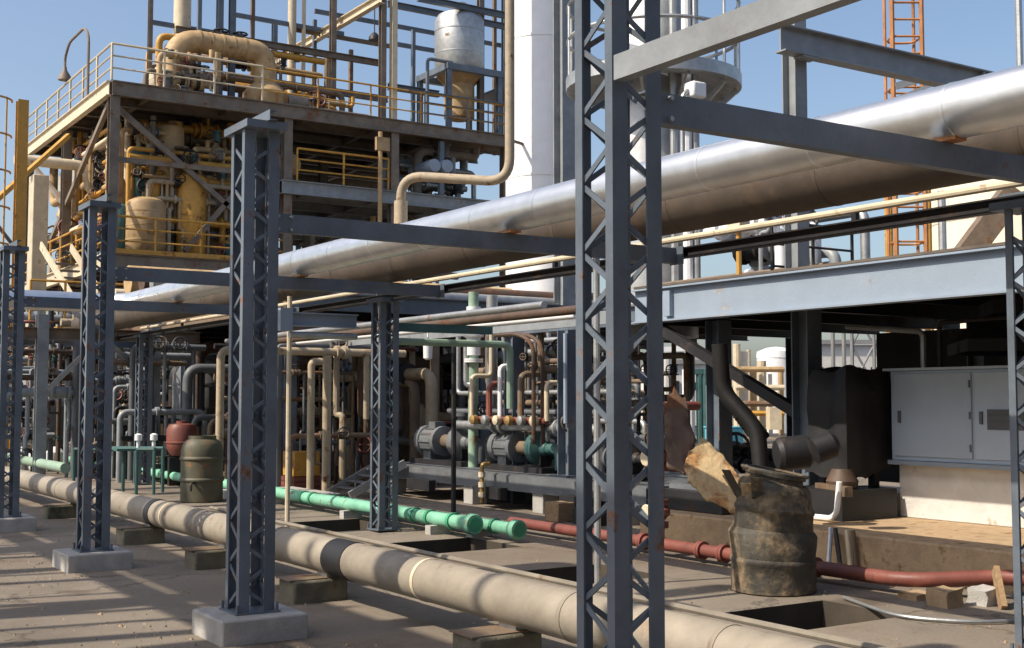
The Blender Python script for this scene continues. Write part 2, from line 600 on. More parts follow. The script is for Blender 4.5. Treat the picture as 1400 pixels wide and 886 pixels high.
# cross beams between the rows
for i, y in enumerate(RY):
    b = channel((XR + 0.122, y - 0.03, 2.672), (6.545, y - 0.03, 2.672), 0.125, 0.06, 0.009, flip=-1)
    lab = ['dark navy cross beam running right from the nearest column under the silver pipe', 'navy cross beam of the second column passing in front of the silver pipe',
           'navy cross beam of the third column below the yellow railed deck', 'navy cross beam at the left edge under the silver pipe bend'][i]
    o = S('cross_beam', lab, 'beam', b, navy, 'cross beams of the pipe rack')
    for gz in (2.63, 2.715):
        mk('bolt', cyl((XR + 0.15, y - 0.048, gz), (XR + 0.15, y - 0.03, gz), 0.011, n=6), galv, o)
        mk('bolt', cyl((XR + 0.24, y - 0.048, gz), (XR + 0.24, y - 0.03, gz), 0.011, n=6), galv, o)
    mk('end_plate', box(6.547, 6.557, y - 0.11, y + 0.05, 2.6, 2.745), navy, o)
# longitudinal members
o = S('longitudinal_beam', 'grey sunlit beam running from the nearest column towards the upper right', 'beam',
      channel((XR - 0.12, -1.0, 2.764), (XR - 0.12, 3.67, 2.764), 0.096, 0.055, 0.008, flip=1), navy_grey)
S('longitudinal_beam', 'dark rusty beam along the top of the rear lattice columns under a thin cream pipe', 'beam',
  ibeam((6.6, 1.0, 2.695), (6.6, 24.0, 2.695), 0.085, 0.08, 0.01), dark)

# silver clad pipe on the rack
SX, SR = 4.95, 0.135
SZ = 2.735 + 0.05 + SR - 0.04
silver = S('silver_pipe', 'large shiny silver clad pipe on the rack, bending left at its far end', 'pipe',
           tube([(SX, -1.0, SZ), (SX, 17.75, SZ), (-8, 17.75, SZ)], SR, 0.55, n=32, seg=10), alu)
for k in range(22):
    y = -0.6 + k * 0.86
    if y < 17.2:
        mk('cladding_band', cyl((SX, y, SZ), (SX, y + 0.02, SZ), SR + 0.0025, n=32), alu, silver)
for y in RY:
    mk('pipe_shoe', rect((SX, y - 0.1, 2.746), (SX, y + 0.1, 2.746), 0.09, 0.018), orange, silver)
# brown lagged pipe behind it, coloured dark like a shaded underside
brown = S('lagged_pipe', 'grey brown pipe behind the silver pipe, darkened to read as its shaded underside', 'pipe', tube([(6.03, -0.5, 2.95), (6.03, 24.5, 2.95)], 0.2, n=28), lagm)
for k in range(16):
    y = 1.1 + k * 1.45
    mk('lagging_band', cyl((6.03, y, 2.95), (6.03, y + 0.03, 2.95), 0.2025, n=28), lagm, brown)
# thin cream pipe
thin = S('thin_pipe', 'thin cream pipe resting on the dark rear rack beam', 'pipe', tube([(6.6, 0.5, 2.815), (6.6, 22.5, 2.815)], 0.026, n=10), cream)
for k in range(6):
    y = 2.2 + k * 3.6
    mk('saddle', box(6.58, 6.62, y - 0.02, y + 0.02, 2.738, 2.8), dark, thin)

# ------------------------------------------------------------------ beige ground pipe with supports
BX, BZ, BR = 4.02, 0.325, 0.138
bp_ = S('ground_pipe', 'long weathered beige pipe running low over the yard', 'pipe', tube([(BX, -1, BZ), (BX, 46, BZ)], BR, n=28), beige)
for y in (1.6, 2.9, 4.3, 5.5, 7.15, 9.6, 11.3, 12.5, 14.5, 17, 20, 24, 29):
    mk('weld_band', cyl((BX, y, BZ), (BX, y + 0.035, BZ), BR + 0.004, n=28), cream if y in (7.15, 12.5) else beige, bp_)
mk('repair_wrap', cyl((BX, 8.25, BZ), (BX, 8.58, BZ), BR + 0.006, n=28), dark, bp_)
mk('repair_wrap', cyl((BX, 12.9, BZ), (BX, 13.05, BZ), BR + 0.008, n=28), dark, bp_)
sup = [(6.15, 'concrete block under the beige pipe beside the nearest column'), (8.75, 'mossy concrete block under the beige pipe between the first two columns'),
       (10.95, 'concrete block half hidden by the second column under the beige pipe'), (13.2, 'concrete block under the beige pipe right of the third column'),
       (16.6, 'concrete block under the beige pipe between the two left columns'), (3.4, 'concrete block under the beige pipe hidden by the nearest column')]
for y, lab in sup:
    o = S('pipe_support', lab, 'block', box(BX - 0.34, BX + 0.1, y - 0.15, y + 0.15, -0.02, 0.166), conc_moss, 'concrete blocks under the beige pipe', bevel=0.02)
    mk('steel_shoe', box(BX - 0.05, BX + 0.05, y - 0.09, y + 0.09, 0.175, BZ - BR + 0.012), galv, o)
    mk('cover_plate', box(BX - 0.37, BX + 0.08, y - 0.13, y + 0.13, 0.1665, 0.174), steel_w, o)
S('conduit', 'thin pale green conduit lying close behind the beige pipe at lower right', 'pipe', tube([(4.42, 0.2, 0.2), (4.42, 10.4, 0.2)], 0.02, n=8), palegreen)
S('conduit', 'thin beige conduit clipped along the back of the beige pipe', 'pipe', tube([(4.24, 0.2, 0.44), (4.24, 12, 0.44)], 0.018, n=8), beige)

# ------------------------------------------------------------------ green pipes with caps
def green_pipe(label, x, z, y0, y1, r):
    o = S('green_pipe', label, 'pipe', tube([(x, y0 + 0.02, z), (x, y1, z)], r, n=20), mint)
    b = lathe((x, y0, z), [(0.0, 0.0), (r * 1.38, 0.0), (r * 1.5, 0.012), (r * 1.5, 0.09), (r * 1.3, 0.1), (r * 1.05, 0.13)], n=24, d=(0, 1, 0))
    mk('end_cap', b, mint, o)
    mk('end_disc', cyl((x, y0 - 0.006, z), (x, y0 - 0.0005, z), r * 1.1, n=8), mint_d, o)
    for y in (y0 + 0.45, y0 + 0.95, y0 + 1.3, y0 + 4.2, y0 + 4.5):
        mk('collar', cyl((x, y, z), (x, y + 0.05, z), r * 1.22, n=20), mint_d, o)
    for y in (y0 + 0.75, y0 + 3.0, y0 + 6.0):
        mk('sleeper', box(x - 0.13, x + 0.13, y, y + 0.12, 0.0, z - r + 0.004), conc, o)
    return o


green_pipe('bright green pipe with a round end cap, the nearer of two', 6.98, 0.17, 11.45, 30, 0.075)
green_pipe('bright green capped pipe behind the other, ending further right', 7.24, 0.14, 10.98, 29, 0.07)

# ------------------------------------------------------------------ red pipe line
rp = S('red_pipe', 'oxide red pipe low on the ground, bent near the concrete wall at right', 'pipe',
       tube([(7.8, 12.0, 0.115), (7.8, 6.42, 0.115), (8.36, 5.86, 0.17), (8.36, 2.5, 0.19)], 0.058, 0.25, n=18, seg=8), red)
for y in (8.45, 8.75, 9.6, 7.35):
    mk('flange', flange((7.8, y, 0.115), (0, 1, 0), 0.085), red, rp)
mk('support_post', box(7.99, 8.06, 6.14, 6.2, 0, 0.07), wood, rp)
# vertical red riser with valves by the nearest column
rr = T('red_riser', 'red pipe riser with stacked valves seen through the nearest lattice column', 'pipe', (7.8, 9.35, 0))
mk('pipe', tube([(7.8, 9.35, 0.15), (7.8, 9.35, 1.45), (8.3, 9.35, 1.45)], 0.045, n=12), red, rr)
for z in (0.3, 0.52, 0.85, 1.05, 1.3):
    mk('flange', flange((7.8, 9.35, z), (0, 0, 1), 0.085), red, rr)
for z in (0.42, 0.95):
    v = mk('valve_body', lathe((7.8, 9.35, z - 0.07), [(0.05, 0), (0.1, 0.05), (0.1, 0.1), (0.05, 0.15)], n=14), red, rr)
    mk('handwheel', lathe((7.62, 9.35, z), [(0.075, 0), (0.085, 0.008), (0.075, 0.016)], n=14, d=(1, 0, 0)), cream, v)
S('post_pipe', 'slim grey standpipe seen through the nearest lattice column', 'pipe', tube([(6.1, 8.1, 0), (6.1, 8.1, 2.7)], 0.028, n=10), galv)
S('vent_pipe', 'tall thin cream pole behind the beige pipe, right of the second column', 'pole', tube([(5.87, 13.94, 0), (5.87, 13.94, 2.76)], 0.03, n=10), cream)

# ------------------------------------------------------------------ concrete base, cabinet, deck at right
basew = S('concrete_base', 'long tan weathered concrete base behind the red pipe', 'wall', box(8.55, 14.0, 2.5, 10.6, -0.05, 0.325), conc_tan, bevel=0.02)
S('masonry_base', 'low white masonry base below the grey cabinet', 'wall', box(10.2, 12.0, 3.5, 8.45, 0.3255, 0.86), masonry, bevel=0.01)
cab = T('electrical_cabinet', 'wide grey electrical cabinet with doors and a dark vent on a white base', 'cabinet', (10.9, 6.0, 0.86))
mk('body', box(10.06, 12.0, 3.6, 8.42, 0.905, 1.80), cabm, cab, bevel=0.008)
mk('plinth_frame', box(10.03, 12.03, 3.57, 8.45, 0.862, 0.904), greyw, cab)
for y0, y1 in ((7.46, 8.37), (6.5, 7.42), (5.55, 6.46)):
    d = mk('door', box(10.04, 10.059, y0, y1, 0.95, 1.77), cabm, cab, bevel=0.004)
    mk('handle', box(10.02, 10.039, y1 - 0.09, y1 - 0.06, 1.28, 1.40), cabv, d)
    for hz in (1.05, 1.36, 1.66):
        mk('hinge', cyl((10.035, y0 + 0.012, hz - 0.035), (10.035, y0 + 0.012, hz + 0.035), 0.01, n=8), cabv, d)
    if y1 < 8:
        v = mk('vent', box(10.03, 10.0395, y0 + 0.3, y0 + 0.78, 1.23, 1.42), cabv, d)
        for k in range(6):
            rb = rect((10.026, y0 + 0.31, 1.25 + k * 0.03), (10.026, y0 + 0.77, 1.25 + k * 0.03), 0.006, 0.014)
            mk('louvre', rb, cabv, d)

mk('cable_conduit', tube([(10.3, 8.2, 1.801), (10.3, 8.2, 2.2), (10.3, 9.2, 2.3)], 0.03, n=8), galv, cab)
mk('cable_conduit', tube([(10.3, 8.0, 1.801), (10.3, 8.0, 2.28), (10.3, 6.0, 2.3)], 0.025, n=8), dark, cab)
mk('rain_hood', box(10.0, 12.05, 3.55, 8.47, 1.8005, 1.825), cabm, cab)
# deck structure with the white edge beam
ds = T('deck_structure', 'steel deck with a white painted edge girder over the grey cabinet', 'deck', (10.5, 7.0, 0))
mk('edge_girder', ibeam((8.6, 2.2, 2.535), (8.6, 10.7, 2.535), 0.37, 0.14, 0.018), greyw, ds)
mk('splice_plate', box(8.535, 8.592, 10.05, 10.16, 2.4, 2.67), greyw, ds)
mk('deck_plate', box(8.53, 15, 2.3, 10.65, 2.725, 2.75), deckm, ds)
mk('deck_plate', box(10.05, 15, 10.66, 15.6, 2.725, 2.75), deckm, ds)
mk('edge_beam', ibeam((10.0, 10.75, 2.6), (10.0, 15.6, 2.6), 0.25, 0.12, 0.016), navy, ds)
for k in range(9):
    y = 2.6 + k * 1.45
    mk('joist', ibeam((8.62 if y < 10.6 else 10.07, y, 2.61), (15, y, 2.61), 0.2, 0.1, 0.012), dark, ds)
for x, y in ((10.0, 9.5), (10.6, 11.55), (13, 9.5), (14.5, 14), (10.0, 15.3)):
    mk('column', ibeam((x, y, 0.3 if y < 10 else 0), (x, y, 2.5), 0.24, 0.22, 0.016, up=Vector((0, 1, 0))), navy, ds)
mk('brace', rect((10.05, 12.2, 2.5), (10.05, 9.65, 1.35), 0.1, 0.12), dark, ds)
mk('back_wall', box(14.4, 14.5, 3, 12.3, 0.3255, 2.49), shedm, ds)
mk('exhaust_hood', lathe((11.2, 7.6, 1.98), [(1.0, 0), (1.0, 0.12), (0.6, 0.38), (0.6, 0.52)], n=4), dark, ds)
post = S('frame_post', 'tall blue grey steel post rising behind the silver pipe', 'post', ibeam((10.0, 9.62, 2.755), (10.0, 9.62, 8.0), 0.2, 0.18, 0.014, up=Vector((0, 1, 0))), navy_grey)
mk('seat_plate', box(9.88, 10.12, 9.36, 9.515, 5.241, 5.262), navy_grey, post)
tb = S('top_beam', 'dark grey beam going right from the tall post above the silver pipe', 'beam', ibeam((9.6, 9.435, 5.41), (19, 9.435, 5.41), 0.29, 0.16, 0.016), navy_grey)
mk('stiffener', box(13.0, 13.02, 9.36, 9.425, 5.285, 5.53), navy_grey, tb)
S('thin_mast', 'thin grey mast at the upper right corner', 'mast', tube([at(1396, 150, D=16), at(1396, 150, D=16) + Vector((0, 0, 4))], 0.045, n=8), galv)


# ================================================================== generic equipment builders
def railing(parent, pts, h=1.05, step=1.6, r=0.03, m=None, mid=2):
    m = m or ochre
    pts = [Vector(p) for p in pts]
    up = Vector((0, 0, 1))
    hr = mk('handrail', tube([p + up * h for p in pts], r, 0.08, n=6, seg=2), m, parent)
    for k in range(mid):
        mk('mid_rail', tube([p + up * h * (k + 1) / (mid + 1) for p in pts], r * 0.75, 0.05, n=6, seg=2), m, hr)
    for a, b in zip(pts, pts[1:]):
        n = max(1, round((b - a).length / step))
        for i in range(n + (1 if b == pts[-1] else 0)):
            p = a.lerp(b, i / n)
            mk('post', cyl(p, p + up * h, r, n=6), m, hr)
    return hr


def valve(parent, p, d, r, m=None, wheel=None, wd=Vector((0, -1, 0))):
    """flanged gate valve at p on a pipe of radius r running along d"""
    p, d = Vector(p), Vector(d).normalized()
    m = m or motor_g
    v = mk('valve', lathe(p - d * r * 2.2, [(r * 1.9, 0), (r * 1.9, r * 0.5), (r * 1.15, r * 0.5), (r * 1.5, r * 1.6), (r * 1.5, r * 2.8), (r * 1.15, r * 3.9), (r * 1.9, r * 3.9), (r * 1.9, r * 4.4)], n=14, d=d), m, parent)
    wd = Vector(wd).normalized()
    mk('stem', cyl(p + wd * r, p + wd * r * 4.2, r * 0.35, n=8), m, v)
    c = p + wd * r * 4.2
    s, u = frame(wd)
    b = NB()
    k = 14
    R1, R2 = r * 2.0, r * 0.28
    ring = []
    for i in range(k):
        a = 2 * math.pi * i / k
        dd = s * math.cos(a) + u * math.sin(a)
        ring.append([b.verts.new(c + dd * (R1 + R2 * math.cos(t)) + wd * R2 * math.sin(t)) for t in (0, math.pi / 2, math.pi, 3 * math.pi / 2)])
    for i in range(k):
        for j in range(4):
            b.faces.new((ring[i][j], ring[(i + 1) % k][j], ring[(i + 1) % k][(j + 1) % 4], ring[i][(j + 1) % 4]))
    for i in range(2):
        a = math.pi / 2 * i
        dd = (s * math.cos(a) + u * math.sin(a)) * R1
        rect(c - dd, c + dd, R2, R2, b)
    mk('handwheel', b, wheel or red, v)
    return v


def manifold(name, label, x0, x1, y0, y1, z0, z1, seed, mats, n=5, rmin=0.04, rmax=0.1, axis='Y'):
    """connected pipework: headers, risers, drops, valves and flanges"""
    rnd = random.Random(seed)
    t = T(name, label, 'pipework', ((x0 + x1) / 2, (y0 + y1) / 2, z0))
    heads = []
    for i in range(n):
        r = rnd.uniform(rmin, rmax)
        z = z0 + (z1 - z0) * (0.25 + 0.75 * (i + rnd.random() * 0.6) / n)
        m = rnd.choice(mats)
        if axis == 'Y':
            x = rnd.uniform(x0, x1)
            a = y0 + (y1 - y0) * rnd.random() * 0.3
            b = y1 - (y1 - y0) * rnd.random() * 0.3
            p, q = Vector((x, a, z)), Vector((x, b, z))
        else:
            y = rnd.uniform(y0, y1)
            a = x0 + (x1 - x0) * rnd.random() * 0.3
            b = x1 - (x1 - x0) * rnd.random() * 0.3
            p, q = Vector((a, y, z)), Vector((b, y, z))
        pts = [p, q]
        if rnd.random() < 0.8:
            pts = [Vector((p.x, p.y, z0))] + pts
        if rnd.random() < 0.7:
            pts = pts + [Vector((q.x, q.y, z0 if rnd.random() < 0.6 else z1 + 0.2))]
        mk('pipe', tube(pts, r, r * 2.6, n=12), m, t)
        d = (q - p).normalized()
        L_ = (q - p).length
        for k in range(rnd.randint(1, 3)):
            f = rnd.uniform(0.2, 0.8)
            c = p.lerp(q, f)
            if rnd.random() < 0.5:
                valve(t, c, d, r, rnd.choice([motor_g, m, dark]), rnd.choice([red, dark, dark, steel_w]), Vector((-0.3, -1, 0.3)) if rnd.random() < 0.5 else Vector((0, 0, 1)))
            else:
                mk('flange', flange(c, d, r * 1.7), m, t)
        for k in range(rnd.randint(1, 3)):
            f = rnd.uniform(0.12, 0.88)
            c = p.lerp(q, f)
            r2 = r * rnd.uniform(0.45, 0.8)
            zz = z0 if rnd.random() < 0.65 else z1
            off = Vector((rnd.uniform(-0.25, 0.25), rnd.uniform(-0.25, 0.25), 0))
            mk('branch_pipe', tube([c, c + Vector((0, 0, 0.12 if zz > z else -0.12)), Vector((c.x, c.y, (z + zz) / 2)), Vector((c.x, c.y, (z + zz) / 2)) + off, Vector((c.x + off.x, c.y + off.y, zz))], r2, r2 * 2, n=10, seg=4), rnd.choice(mats), t)
            if rnd.random() < 0.6:
                valve(t, (c.x + off.x, c.y + off.y, zz + (z - zz) * 0.3), (0, 0, 1), r2, rnd.choice([motor_g, teal, dark]), rnd.choice([red, dark, dark, steel_w]), Vector((-1, -0.6, 0)))
    return t


def pump(label, x, y, z, L=1.2, r=0.2, axis='Y', body=None, mot=None, group='pumps and motors on the skids'):
    """motor, coupling guard, volute and nozzles on a base plate"""
    body, mot = body or teal, mot or motor_g
    t = T('pump', label, 'pump', (x, y, z), group)
    d = Vector((0, 1, 0)) if axis == 'Y' else Vector((1, 0, 0))
    s = Vector((1, 0, 0)) if axis == 'Y' else Vector((0, 1, 0))
    o = Vector((x, y, z))
    u = Vector((0, 0, 1))
    h = r * 1.35
    a, b = o - d * L * 0.55, o + d * L * 0.55
    mk('base_plate', rect(a + u * 0.04, b + u * 0.04, r * 2, 0.078), dark, t)
    c = o + u * h
    m = mk('motor', lathe(c + d * 0.08 * L, [(r * 0.5, 0), (r * 0.9, 0.02), (r * 0.9, L * 0.08), (r * 0.82, L * 0.085), (r * 0.82, L * 0.33), (r * 0.92, L * 0.335), (r * 0.92, L * 0.42), (r * 0.5, L * 0.45)], n=18, d=d), mot, t)
    for k in range(12):
        an = 2 * math.pi * k / 12
        dd = s * math.cos(an) + u * math.sin(an)
        e = c + d * L * 0.17 + dd * r * 0.86
        mk('cooling_fin', rect(e, e + d * L * 0.235, r * 0.12 if abs(dd.z) > 0.7 else r * 0.04, r * 0.04 if abs(dd.z) > 0.7 else r * 0.12), mot, m)
    mk('terminal_box', rect(c + d * L * 0.2 + u * r * 0.95, c + d * L * 0.34 + u * r * 0.95, r * 0.7, r * 0.4), mot, m)
    mk('foot', rect(o + d * L * 0.2 + u * (0.08 + h * 0.16), o + d * L * 0.36 + u * (0.08 + h * 0.16), r * 1.3, h * 0.42), mot, t)
    mk('coupling_guard', cyl(c - d * L * 0.12, c + d * L * 0.08, r * 0.42, n=14), steel_w, t)
    mk('volute', lathe(c - d * L * 0.42, [(r * 0.35, 0), (r * 0.45, L * 0.06), (r * 0.95, L * 0.1), (r * 0.95, L * 0.2), (r * 0.4, L * 0.24), (r * 0.35, L * 0.3)], n=20, d=d), body, t)
    mk('nozzle', cyl(c - d * L * 0.27, c - d * L * 0.27 + u * r * 1.6, r * 0.28, n=12), body, t)
    mk('flange', flange(c - d * L * 0.27 + u * r * 1.6, u, r * 0.48, 0.025), body, t)
    mk('suction_pipe', tube([c - d * L * 0.42, c - d * L * 0.62, c - d * L * 0.62 - u * (h - 0.05)], r * 0.32, n=12), body, t)
    mk('pedestal', rect(o - d * L * 0.36 + u * (0.08 + h * 0.25), o - d * L * 0.22 + u * (0.08 + h * 0.25), r * 0.7, h * 0.5), dark, t)
    return t


def vessel(name, label, c, r, z0, z1, m, cat='vessel', bands=3, legs=0, group=None, n=28):
    x, y = c
    t = T(name, label, cat, (x, y, z0), group)
    H = z1 - z0
    k = r * 0.45
    mk('shell', lathe((x, y, z0), [(0.02, 0), (r * 0.55, k * 0.15), (r * 0.88, k * 0.5), (r, k), (r, H - k), (r * 0.88, H - k * 0.5), (r * 0.55, H - k * 0.15), (0.02, H)], n=n), m, t)
    for i in range(bands):
        z = z0 + k + (H - 2 * k) * (i + 0.5) / bands
        mk('band', cyl((x, y, z), (x, y, z + 0.04), r * 1.012, n=n), m, t)
    return t


# ================================================================== process unit, upper left
X0, Y0, X1, Y1 = 8.9, 33.5, 22.5, 44.2
D2, DM, D1 = 10.17, 7.95, 5.48           # deck tops
pu = T('process_structure', 'tall weathered steel process structure with railed decks at upper left', 'structure', (15.5, 38.5, 0))
COLX = [X0 + 0.1, 14.0, 17.5, 21.6]
for x in COLX:
    for y in (Y0 + 0.1, 38.8, Y1 - 0.1):
        mk('column', ibeam((x, y, 0), (x, y, D2 - 0.42), 0.28, 0.26, 0.02, up=Vector((0, 1, 0))), pu_steel, pu)
for zt, m_, xa, xb in ((D2, pu_steel, X0, X1), (D1, pu_steel, X0, 14.2), (DM, navy_grey, 13.8, X1)):
    mk('deck_plate', box(xa, xb, Y0, Y1, zt - 0.05, zt), deckm, pu)
    mk('fascia_beam', ibeam((xa, Y0 - 0.06, zt - 0.24), (xb, Y0 - 0.06, zt - 0.24), 0.4, 0.16, 0.025), m_, pu)
    mk('fascia_beam', ibeam((xa - 0.06, Y0, zt - 0.24), (xa - 0.06, Y1, zt - 0.24), 0.4, 0.16, 0.025), cream if zt != DM else m_, pu)
    for i in range(6):
        y = Y0 + 1.6 + i * 1.7
        mk('joist', ibeam((xa + 0.05, y, zt - 0.2), (xb, y, zt - 0.2), 0.26, 0.14, 0.018), m_, pu)
    for i in range(int((xb - xa) / 2.4)):
        x = xa + 1.2 + i * 2.4
        mk('joist', ibeam((x, Y0 + 0.05, zt - 0.16), (x, Y1, zt - 0.16), 0.18, 0.12, 0.015), m_, pu)
# braces on the faces
for (a, b) in (((X0 + 0.3, D2 - 0.7), (14.0, D1 + 0.3)), ((14.0, D2 - 0.9), (X0 + 2.2, D1 + 0.2)), ((14.2, D1), (17.4, 1.2)), ((17.6, 5), (21.4, 1.0))):
    mk('brace', rect((a[0], Y0 + 0.35, a[1]), (b[0], Y0 + 0.35, b[1]), 0.12, 0.14), pu_steel, pu)
mk('brace', rect((X0 + 0.1, 34.0, D2 - 0.5), (X0 + 0.1, 42.5, D1 + 0.2), 0.12, 0.14), pu_steel, pu)
mk('brace', rect((X0 + 0.1, 43.8, D2 - 0.6), (X0 + 0.1, 38.9, D1 + 2.0), 0.12, 0.14), pu_steel, pu)
mk('girt', rect((X0, Y0 + 0.3, D2 - 2.1), (14, Y0 + 0.3, D2 - 2.1), 0.1, 0.14), pu_steel, pu)
# railings
railing(pu, [(X0, Y1, D2), (X0, Y0 + 0.02, D2), (13.2, Y0 + 0.02, D2)], 1.0, 1.5, 0.034, cream)
railing(pu, [(13.2, Y0 + 0.02, D2), (21.9, Y0 + 0.02, D2)], 0.95, 1.7, 0.03, ochre)
railing(pu, [(X0, Y1, D1), (X0, Y0 + 0.02, D1), (14.0, Y0 + 0.02, D1)], 1.0, 1.3, 0.035, ochre)
railing(pu, [(14.3, Y0 + 0.02, DM), (17.3, Y0 + 0.02, DM)], 0.95, 1.3, 0.035, ochre)
mk('kick_plate', box(X0 - 0.15, 14.1, Y0 - 0.165, Y0 - 0.15, D1 - 0.03, D1 + 0.1), ochre, pu)
# upper frame above the top deck
for px_, y in ((205, 36), (300, 36.5), (317, 36.5), (455, 36.5), (523, Y0 + 0.3), (538, 33.7), (657, 34.2), (690, 37)):
    x = at(px_, 60, Y=y).x
    mk('upper_post', ibeam((x, y, D2), (x, y, 16.5), 0.2 if px_ != 205 else 0.14, 0.18 if px_ != 205 else 0.12, 0.02, up=Vector((0, 1, 0))), cream if px_ == 538 else (navy if px_ in (300, 317, 690) else pu_steel), pu)
for (xa, ya, xb, yb, Y) in ((240, 40, 520, 85, 36.3), (320, 105, 530, 131, 36.3), (530, 5, 740, 32, 36.2), (571, -3, 740, 20, 33.9), (530, 118, 600, 128, 34.0)):
    p = at(xa, ya, Y=Y)
    q = at(xb, yb, Y=Y)
    q.z = p.z
    mk('upper_beam', ibeam(p, q, 0.2, 0.16, 0.02), navy if xa > 500 else pu_steel, pu)
p = at(522, -2, Y=33.6)
mk('upper_beam', ibeam(p + Vector((0, 0, 0)), Vector((p.x, 44, p.z)), 0.28, 0.2, 0.025), cream, pu)
p = at(375, 78, Y=44)
mk('upper_post', ibeam((p.x, 44, D2), (p.x, 44, 16), 0.2, 0.18, 0.02, up=Vector((0, 1, 0))), navy, pu)

# top deck equipment
p = at(248, 100, Y=38)
st = S('white_stack', 'tall white vertical pipe rising from the top deck at upper left', 'stack', tube([(p.x, 38, D2), (p.x, 38, 17)], 0.27, n=20), cream)
mk('flange', flange((p.x, 38, D2 + 1.2), (0, 0, 1), 0.4, 0.05), tan, st)
p = at(399, 60, Y=38)
S('riser_pipe', 'thick cream riser pipe standing behind the tan blower', 'pipe', tube([(p.x, 38, D2), (p.x, 38, 16.5)], 0.14, n=14), cream)
S('riser_pipe', 'thin cream riser pipe just right of the thicker cream riser', 'pipe', tube([(p.x + 0.42, 38, D2), (p.x + 0.42, 38, 16.5)], 0.07, n=10), cream)
# bent duct with blower
dz = at(300, 62, Y=35.2)
a = at(238, 62, Y=35.2)
e = at(363, 70, Y=35.2)
du = S('bent_duct', 'large tan duct arching over the top deck', 'duct', tube([(a.x, 35.2, D2 + 0.2), (a.x, 35.2, dz.z), (e.x, 35.2, dz.z), (e.x, 35.2, D2 + 0.9)], 0.33, 0.8, n=20, seg=10), tan)
for k in range(5):
    x = a.x + 0.7 + k * 0.35
    mk('duct_band', cyl((x, 35.2, dz.z), (x + 0.05, 35.2, dz.z), 0.345, n=20), tan, du)
bl = T('blower', 'squat tan blower housing below the duct on the top deck', 'blower', (e.x, 35.2, D2))
mk('housing', lathe((e.x, 35.2, D2 + 0.1), [(0.62, 0), (0.66, 0.1), (0.66, 0.55), (0.5, 0.75), (0.36, 0.85)], n=22), tan, bl)
mk('skirt', cyl((e.x, 35.2, D2), (e.x, 35.2, D2 + 0.1), 0.7, n=22), pu_steel, bl)
for k in range(8):
    an = k * math.pi / 4 + 0.2
    mk('rib', box(-0.02, 0.02, -0.02, 0.02, 0, 0.5, NB()) if False else rect((e.x + 0.67 * math.cos(an), 35.2 + 0.67 * math.sin(an), D2 + 0.15), (e.x + 0.67 * math.cos(an), 35.2 + 0.67 * math.sin(an), D2 + 0.6), 0.04, 0.05), orange, bl)
mk('side_motor', cyl((e.x + 0.6, 35.0, D2 + 0.4), (e.x + 1.3, 35.0, D2 + 0.4), 0.26, n=16), pu_steel, bl)
c = at(240, 95, Y=34.6)
vessel('fan_casing', 'small pale hooded casing under the left end of the tan duct', (c.x, 35.4), 0.5, D2 + 0.25, D2 + 1.05, cream, 'casing', 1)
manifold('deck_pipework', 'low tan pipework along the front edge of the top deck', 10.2, 12.6, 34, 36, D2, D2 + 1.3, 5, [tan, cream, pu_steel], 6, 0.05, 0.12, 'X')
manifold('deck_pipework', 'brown pipework on the top deck right of the blower', 13.5, 17.4, 34.4, 36, D2, D2 + 0.8, 8, [pu_steel, tan, ochre], 5, 0.05, 0.11, 'X')
# goose-neck lamp on the left railing
p = at(120, 120, X=X0 - 0.05)
gl = T('gooseneck_lamp', 'goose-neck lamp post on the left railing of the top deck', 'lamp', (p.x, p.y, D2))
mk('pole', tube([(p.x, p.y, D2), (p.x, p.y, D2 + 1.8), (p.x, p.y + 0.5, D2 + 2.15), (p.x, p.y + 2.3, D2 + 2.15), (p.x, p.y + 2.8, D2 + 1.8), (p.x, p.y + 2.8, D2 + 1.5)], 0.04, 0.5, n=8), pu_steel, gl)
mk('lamp_shade', lathe((p.x, p.y + 2.8, D2 + 1.1), [(0.2, 0), (0.18, 0.12), (0.07, 0.3), (0.05, 0.42)], n=14), pu_steel, gl)
p = at(512, 45, Y=36)
hl = T('hanging_lamp', 'small lamp hanging below the sloping upper beam', 'lamp', p)
mk('rod', cyl(p, p + Vector((0, 0, 0.9)), 0.02, n=6), dark, hl)
mk('lamp_shade', lathe(p - Vector((0, 0, 0.25)), [(0.2, 0), (0.18, 0.12), (0.07, 0.25)], n=12), dark, hl)

# tank on its frame
tx, ty = at(628, 80, Y=34.6).x, 34.6
tk = vessel('dome_tank', 'grey domed tank on a steel frame above the top deck', (tx, ty), 0.82, 12.1, 14.35, galv, 'tank', 2)
mk('nozzle', cyl((tx, ty, 14.3), (tx, ty, 14.6), 0.25, n=14), galv, tk)
mk('hopper_cone', lathe((tx, ty, 10.7), [(0.3, 0), (0.5, 0.06), (0.5, 1.15), (0.76, 1.43)], n=24), tan, tk)
fr = T('tank_stand', 'navy steel frame carrying the domed tank', 'frame', (tx, ty, D2))
for sx in (-1, 1):
    for sy in (-1, 1):
        mk('leg', ibeam((tx + sx * 0.95, ty + sy * 0.95, D2), (tx + sx * 0.95, ty + sy * 0.95, 12.05), 0.16, 0.16, 0.02, up=Vector((0, 1, 0))), navy, fr)
mk('ring_beam', box(tx - 1.05, tx + 1.05, ty - 1.05, ty - 0.85, 12.055, 12.25), navy, fr)
mk('ring_beam', box(tx - 1.05, tx + 1.05, ty + 0.85, ty + 1.05, 12.055, 12.25), navy, fr)
mk('ring_beam', box(tx - 1.05, tx - 0.86, ty - 0.84, ty + 0.84, 12.055, 12.25), navy, fr)
mk('side_platform', box(tx + 1.06, tx + 2.6, ty - 1.0, ty + 1.0, 11.7, 11.8), navy, fr)
railing(fr, [(tx + 1.1, ty - 0.98, 11.8), (tx + 2.6, ty - 0.98, 11.8)], 0.9, 0.7, 0.025, navy)
